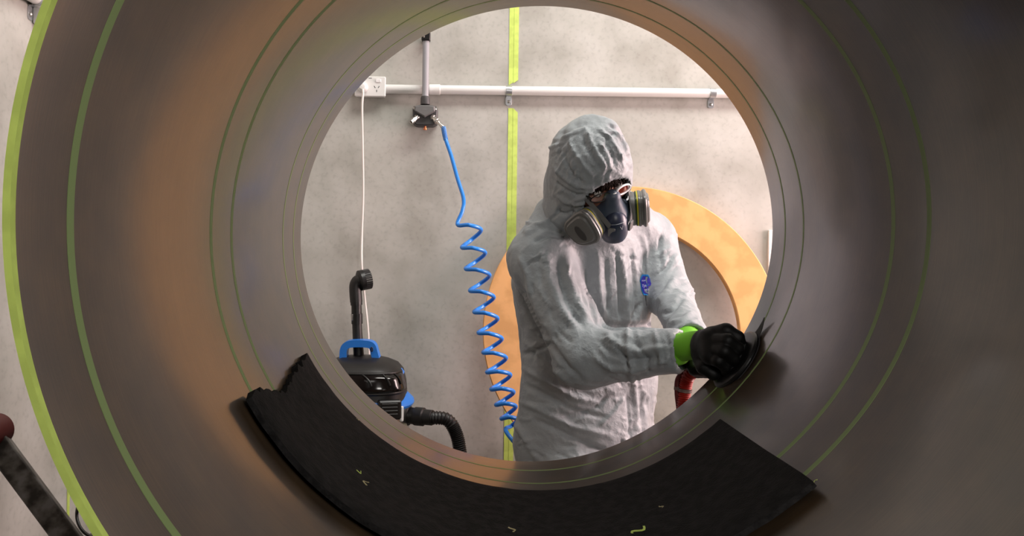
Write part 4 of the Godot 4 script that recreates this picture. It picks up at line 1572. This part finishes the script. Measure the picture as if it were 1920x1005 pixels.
func respirator(o: Node3D) -> void:
	var r := Node3D.new()
	r.name = "respirator"
	o.add_child(r)
	r.set_meta("label", "navy half mask respirator with two grey filter cartridges")
	var m := M.new()
	var c := hd(0, -0.08, 0.10)
	var f := Field.new(c - Vector3.ONE * 0.11, c + Vector3.ONE * 0.11, 0.004)
	f.cap(hd(0, -0.030, 0.106), hd(0, -0.095, 0.102), 0.022, 0.041, 0.02)
	f.cap(hd(0, -0.095, 0.104), hd(0, -0.128, 0.074), 0.044, 0.034, 0.02)
	f.cap(hd(-0.036, -0.095, 0.088), hd(0.036, -0.095, 0.088), 0.030, 0.030, 0.02)
	f.add_to(m)
	put(m, "facepiece", K.mask, r, 180)
	m = M.new()
	f = Field.new(c - Vector3.ONE * 0.12, c + Vector3.ONE * 0.12, 0.004)
	f.ell(hd(-0.006, -0.107, 0.122), HB, Vector3(0.038, 0.054, 0.040), 0.006)
	f.cap(hd(-0.007, -0.130, 0.130), hd(-0.008, -0.155, 0.104), 0.026, 0.020, 0.02)
	f.ell(hd(-0.007, -0.155, 0.140), HB, Vector3(0.016, 0.008, 0.018), 0.004, true)
	f.add_to(m)
	put(m, "front_cover", K.mask_front, r, 180)
	m = M.new()      # pale seam across the cover and the little V under it
	var seam := PackedVector3Array()
	for k in 15:
		var x := lerpf(-0.030, 0.030, k / 14.0)
		seam.append(hd(x - 0.006, -0.081 - 0.12 * x * x / 0.03, 0.1225 + 0.040 * sqrt(maxf(0.0, 1.0 - pow(x / 0.038, 2) - pow(0.026 / 0.054, 2)))))
	m.tube(seam, 0.0006, 6)
	m.tube(PackedVector3Array([hd(-0.010, -0.089, 0.1605), hd(-0.006, -0.098, 0.1625)]), 0.0006, 6)
	m.tube(PackedVector3Array([hd(-0.002, -0.089, 0.1605), hd(-0.006, -0.098, 0.1625)]), 0.0006, 6)
	put(m, "seam_mark", K.mark, r)
	for s in [-1, 1]:
		var at := hd(s * 0.063, -0.098, 0.092)
		var ax: Vector3 = (HB * Vector3(s * 0.86, 0.06, 0.50)).normalized()
		# outline in the cartridge's plane: x across, y up the head
		var yv: Vector3 = HB * Vector3(-s * 0.12, 0.94, -0.30)
		yv = (yv - ax * yv.dot(ax)).normalized()
		if s < 0: yv = yv.rotated(ax, 0.55)
		var xf := Transform3D(Basis(yv.cross(ax), yv, ax), at)
		var outline := PackedVector2Array()
		for k in 40:
			var a := TAU * k / 40
			var e := 0.62
			var x := signf(cos(a)) * pow(absf(cos(a)), e) * 0.047
			var y := signf(sin(a)) * pow(absf(sin(a)), e) * 0.044
			outline.append(Vector2(x * (1.0 + 0.10 * y / 0.04), y * (1.0 - 0.14 * s * x / 0.043)))
		var sc := func(q: float) -> PackedVector2Array:
			var p := PackedVector2Array()
			for w in outline: p.append(w * q)
			return p
		m = M.new()
		m.lathe(PackedVector2Array([Vector2(0, -0.022), Vector2(0.019, -0.022), Vector2(0.021, -0.004), Vector2(0.026, 0.002), Vector2(0, 0.002)]), 24, xf * Transform3D(Basis(Vector3.RIGHT, PI / 2), Vector3.ZERO))
		put(m, "bayonet", K.block, r)
		m = M.new()
		m.prism(sc.call(0.94), 0.016, 0.003, xf)
		put(m, "cartridge_base", K.cart_base, r)
		m = M.new()
		m.prism(sc.call(0.965), 0.0035, 0.0005, xf.translated_local(Vector3(0, 0, 0.0155)))
		put(m, "green_stripe", K.stripe_green, r)
		m = M.new()
		m.prism(sc.call(0.975), 0.0035, 0.0005, xf.translated_local(Vector3(0, 0, 0.0188)))
		put(m, "yellow_stripe", K.stripe_yellow, r)
		m = M.new()
		m.prism(sc.call(1.0), 0.008, 0.0015, xf.translated_local(Vector3(0, 0, 0.0222)))
		m.prism(sc.call(0.95), 0.006, 0.0015, xf.translated_local(Vector3(0, 0, 0.0295)))
		m.prism(sc.call(1.05), 0.012, 0.004, xf.translated_local(Vector3(0, 0, 0.034)))
		m.prism(sc.call(0.84), 0.010, 0.004, xf.translated_local(Vector3(0, 0, 0.042)))
		put(m, "filter_cap", K.cart, r)
		m = M.new()
		m.prism(oval(0.012, 0.024), 0.003, 0.001, xf.translated_local(Vector3(0.0, -0.004, 0.0502)))
		put(m, "cap_recess", K.cart_dark, r)
		# strap
		m = M.new()
		band(curve(PackedVector3Array([hd(s * 0.026, -0.100, 0.152), hd(s * 0.040, -0.075, 0.135), hd(s * 0.062, -0.030, 0.085), hd(s * 0.080, 0.0, 0.045)]), 0.006), HB * Vector3(s * 0.6, 0.2, 0.75), 0.013, 0.002, m)
		put(m, "strap", K.strap, r)
		m = M.new()
		m.prism(rrect(0.020, 0.030, 0.005), 0.006, 0.0015, look(hd(s * 0.028, -0.106, 0.147), HB * Vector3(s * 0.5, -0.1, 0.85), HB.y))
		put(m, "strap_buckle", K.strap, r)

func glasses(o: Node3D) -> void:
	var r := Node3D.new()
	r.name = "safety_glasses"
	o.add_child(r)
	r.set_meta("label", "glasses with a lens reflection coloured into one white rim")
	for s in [-1, 1]:
		var p := PackedVector3Array()
		for k in 33:
			var a := TAU * k / 32
			var x := cos(a) * 0.026
			var y := sin(a) * 0.0125
			p.append(hd(s * 0.034 + x, -0.020 + y - s * x * 0.12, 0.113 - absf(s * 0.034 + x) * 0.28))
		var m := M.new()
		m.tube(p, 0.0030 if s > 0 else 0.0014, 8)
		put(m, "rim", K.rim_reflection if s > 0 else K.rim_dark, r, 60)  # white on one side stands for light reflected by that lens
		m = M.new()
		var q := PackedVector3Array()
		for j in 2:
			for k in 33:
				q.append(p[k] if j == 0 else hd(s * 0.034, -0.020, 0.115 - 0.034 * 0.28))
		m.grid(q, 33)
		put(m, "lens", K.lens if s > 0 else K.lens_clear, r, 60)
		m = M.new()
		m.tube(curve(PackedVector3Array([hd(s * 0.060, -0.016, 0.098), hd(s * 0.068, -0.014, 0.075), hd(s * 0.073, -0.014, 0.02)]), 0.01), 0.0022, 8)
		put(m, "temple", K.rim_dark, r, 60)
	var m := M.new()
	m.tube(curve(PackedVector3Array([hd(-0.010, -0.016, 0.113), hd(0, -0.012, 0.117), hd(0.010, -0.016, 0.113)]), 0.003), 0.002, 8)
	put(m, "bridge", K.rim_reflection, r, 60)

func gloves(o: Node3D, wr_r: Vector3, wr_l: Vector3) -> void:
	var g := Node3D.new()
	g.name = "glove"
	o.add_child(g)
	g.set_meta("label", "black coated glove with a lime green cuff")
	var m := M.new()
	m.tube(curve(PackedVector3Array([P(1250, 660, 1.985), P(1278, 652, 1.95), P(1296, 648, 1.918), P(1318, 646, 1.885)]), 0.008), PackedFloat32Array([0.036, 0.039, 0.041, 0.0415, 0.041, 0.0405, 0.040, 0.039, 0.034, 0.034, 0.034, 0.034, 0.034, 0.034, 0.034, 0.034]), 28)
	put(m, "cuff", K.glove_green, g, 60)
	m = M.new()
	var c := P(1345, 655, 1.838)
	var f := Field.new(c - Vector3(0.10, 0.10, 0.12), c + Vector3(0.09, 0.09, 0.13), 0.003)
	f.cap(P(1322, 643, 1.870), P(1338, 638, 1.843), 0.032, 0.030, 0.014)
	f.cap(P(1322, 656, 1.863), P(1340, 658, 1.823), 0.031, 0.027, 0.014)
	f.cap(P(1330, 638, 1.838), P(1332, 668, 1.816), 0.025, 0.020, 0.012)
	f.chain([P(1334, 626, 1.846), P(1362, 619, 1.815), P(1383, 632, 1.812), P(1391, 650, 1.832)], [0.0175, 0.0160, 0.0145, 0.0120], 0.004)
	f.chain([P(1336, 640, 1.826), P(1364, 638, 1.790), P(1382, 652, 1.796), P(1386, 668, 1.820)], [0.0175, 0.0160, 0.0145, 0.0120], 0.003)
	f.chain([P(1334, 656, 1.818), P(1358, 658, 1.784), P(1374, 671, 1.792), P(1377, 685, 1.815)], [0.0170, 0.0155, 0.0140, 0.0118], 0.003)
	f.chain([P(1328, 671, 1.824), P(1346, 676, 1.794), P(1359, 687, 1.802), P(1361, 697, 1.820)], [0.0155, 0.0140, 0.0128, 0.0108], 0.003)
	f.chain([P(1314, 666, 1.875), P(1320, 688, 1.845), P(1336, 700, 1.840), P(1352, 701, 1.845)], [0.022, 0.0170, 0.0145, 0.0118], 0.006)
	f.add_to(m)
	press(m, 0, 0.22, 70, [])
	put(m, "hand", K.glove, g, 180)
	g = Node3D.new()
	g.name = "glove_001"
	o.add_child(g)
	g.set_meta("label", "second black glove, mostly hidden behind the sanding hand")
	m = M.new()
	m.tube(PackedVector3Array([wr_l + Vector3(-0.005, 0.02, -0.03), P(1290, 644, 2.02), P(1294, 664, 2.0)]), PackedFloat32Array([0.034, 0.035, 0.033]), 24)
	put(m, "cuff", K.glove_green, g, 60)
	m = M.new()
	c = P(1306, 690, 1.97)
	f = Field.new(c - Vector3(0.10, 0.09, 0.10), c + Vector3(0.09, 0.09, 0.09), 0.004)
	f.cap(P(1294, 662, 2.0), P(1300, 680, 1.975), 0.030, 0.025, 0.012)
	f.chain([P(1294, 676, 1.975), P(1302, 694, 1.945), P(1318, 696, 1.935), P(1328, 691, 1.94)], [0.015, 0.0135, 0.012, 0.0105], 0.006)
	f.chain([P(1300, 680, 1.985), P(1308, 698, 1.962), P(1324, 699, 1.952), P(1334, 693, 1.955)], [0.0155, 0.0135, 0.012, 0.0105], 0.006)
	f.chain([P(1304, 680, 1.995), P(1314, 698, 1.985), P(1328, 699, 1.975), P(1336, 693, 1.975)], [0.0155, 0.0135, 0.012, 0.0105], 0.006)
	f.chain([P(1308, 677, 2.005), P(1318, 694, 2.00), P(1330, 696, 1.998), P(1334, 698, 1.995)], [0.0145, 0.0125, 0.011, 0.0095], 0.006)
	f.chain([P(1300, 672, 1.99), P(1316, 682, 1.97), P(1328, 686, 1.96)], [0.017, 0.014, 0.0115], 0.006)
	f.add_to(m)
	put(m, "hand", K.glove, g, 180)

func sander() -> void:
	var a := deg_to_rad(-33.2)
	var zc := -1.842
	var n := (tp(a, 0.05, zc) - tp(a, 0.0, zc)).normalized()     # into the bore
	var s := tp(a, 0.004, zc)
	var xf := Transform3D(Basis(n.cross(Vector3.BACK).normalized(), n, Vector3.ZERO), s)
	xf.basis.z = xf.basis.x.cross(n)
	xf.basis = xf.basis * Basis(Vector3.RIGHT, 0.0)
	var o := thing("sander", "black disc sander pressed on the bore of the ring by the gloved hand", "sander", s)
	var m := M.new()
	m.lathe(PackedVector2Array([Vector2(0, 0.0), Vector2(0.074, 0.0), Vector2(0.0765, 0.003), Vector2(0.0765, 0.006), Vector2(0.074, 0.010), Vector2(0.066, 0.014), Vector2(0, 0.016)]), 64, xf)
	put(m, "pad", K.pad, o, 30)
	m = M.new()
	m.lathe(PackedVector2Array([Vector2(0, -0.0016), Vector2(0.077, -0.0016), Vector2(0.077, -0.0002), Vector2(0, -0.0002)]), 64, xf)
	# torn corner of the abrasive sheet that stands off the pad
	var pth := PackedVector3Array()
	for k in 8:
		var t := k / 7.0
		pth.append(xf * Vector3(0.058 + 0.056 * t, 0.001 + 0.013 * t * t, 0.012 + 0.016 * t))
	var p := PackedVector3Array()
	for k in 8:
		var w := 0.024 * (1.0 - k / 7.0) + 0.001
		for q in [[1, 0.0006], [-1, 0.0006], [-1, -0.0006], [1, -0.0006]]:
			p.append(pth[k] + xf.basis.z * q[0] * w + n * q[1])
	m.grid(p, 4, true)
	put(m, "abrasive_sheet", K.abrasive, o, 30)
	m = M.new()
	m.lathe(PackedVector2Array([Vector2(0.034, 0.034), Vector2(0.042, 0.029), Vector2(0.048, 0.021), Vector2(0.050, 0.0155), Vector2(0.048, 0.0155), Vector2(0.046, 0.020), Vector2(0.041, 0.027), Vector2(0.034, 0.032)]), 48, xf, true)
	put(m, "shroud", K.clear_shroud, o, 30)
	m = M.new()
	m.lathe(PackedVector2Array([Vector2(0, 0.014), Vector2(0.031, 0.014), Vector2(0.032, 0.028), Vector2(0.029, 0.040), Vector2(0.024, 0.047), Vector2(0.026, 0.055), Vector2(0.024, 0.064), Vector2(0.016, 0.069), Vector2(0, 0.070)]), 40, xf)
	put(m, "motor_body", K.black, o, 40)
	m = M.new()
	var lp := xf * Vector3(0, 0.050, 0)
	var ln := (CAM - lp - n * n.dot(CAM - lp)).normalized()
	m.box(Vector3(0.013, 0.007, 0.003), 0.0008, look(lp + ln * 0.0305 - n * 0.017, ln, n))
	put(m, "motor_label", K.red, o, 40)
	# hoses: they leave low behind the hands and drop outside the ring
	var start := xf * Vector3(0.0, 0.045, 0.0)
	var hc := curve(PackedVector3Array([P(1336, 684, 1.895), P(1306, 694, 1.98), P(1290, 708, 2.005), P(1284, 735, 2.01), P(1281, 770, 2.01), P(1279, 830, 2.03), P(1290, 960, 2.06)]), 0.0022)
	var rad := []
	for i in hc.size(): rad.append([0.0142, 0.0162, 0.0166, 0.0150][i % 4] if i > 36 else 0.0145)
	m = M.new()
	m.tube(hc, rad, 18)
	var h := put(m, "extraction_hose", K.red, o, 60)
	h.set_meta("label", "red ribbed extraction hose")
	m = M.new()
	m.tube(pts([[1284.6, 729, 2.01], [1284, 735, 2.01]]), 0.0182, 20)
	put(m, "hose_clamp", K.clamp, h)
	m = M.new()
	m.tube(curve(PackedVector3Array([P(1326, 681, 1.93), P(1296, 688, 2.0), P(1273, 708, 2.02), P(1270, 735, 2.02), P(1274, 780, 2.02), P(1276, 880, 2.05), P(1250, 1000, 2.1)]), 0.006), 0.0072, 12)
	h = put(m, "air_line", K.dark_red, o, 60)
	h.set_meta("label", "thin dark red air line")
	m = M.new()
	m.tube(pts([[1270.5, 725, 2.02], [1270.2, 731, 2.02]]), 0.0092, 12)
	put(m, "ferrule", K.clamp, h)
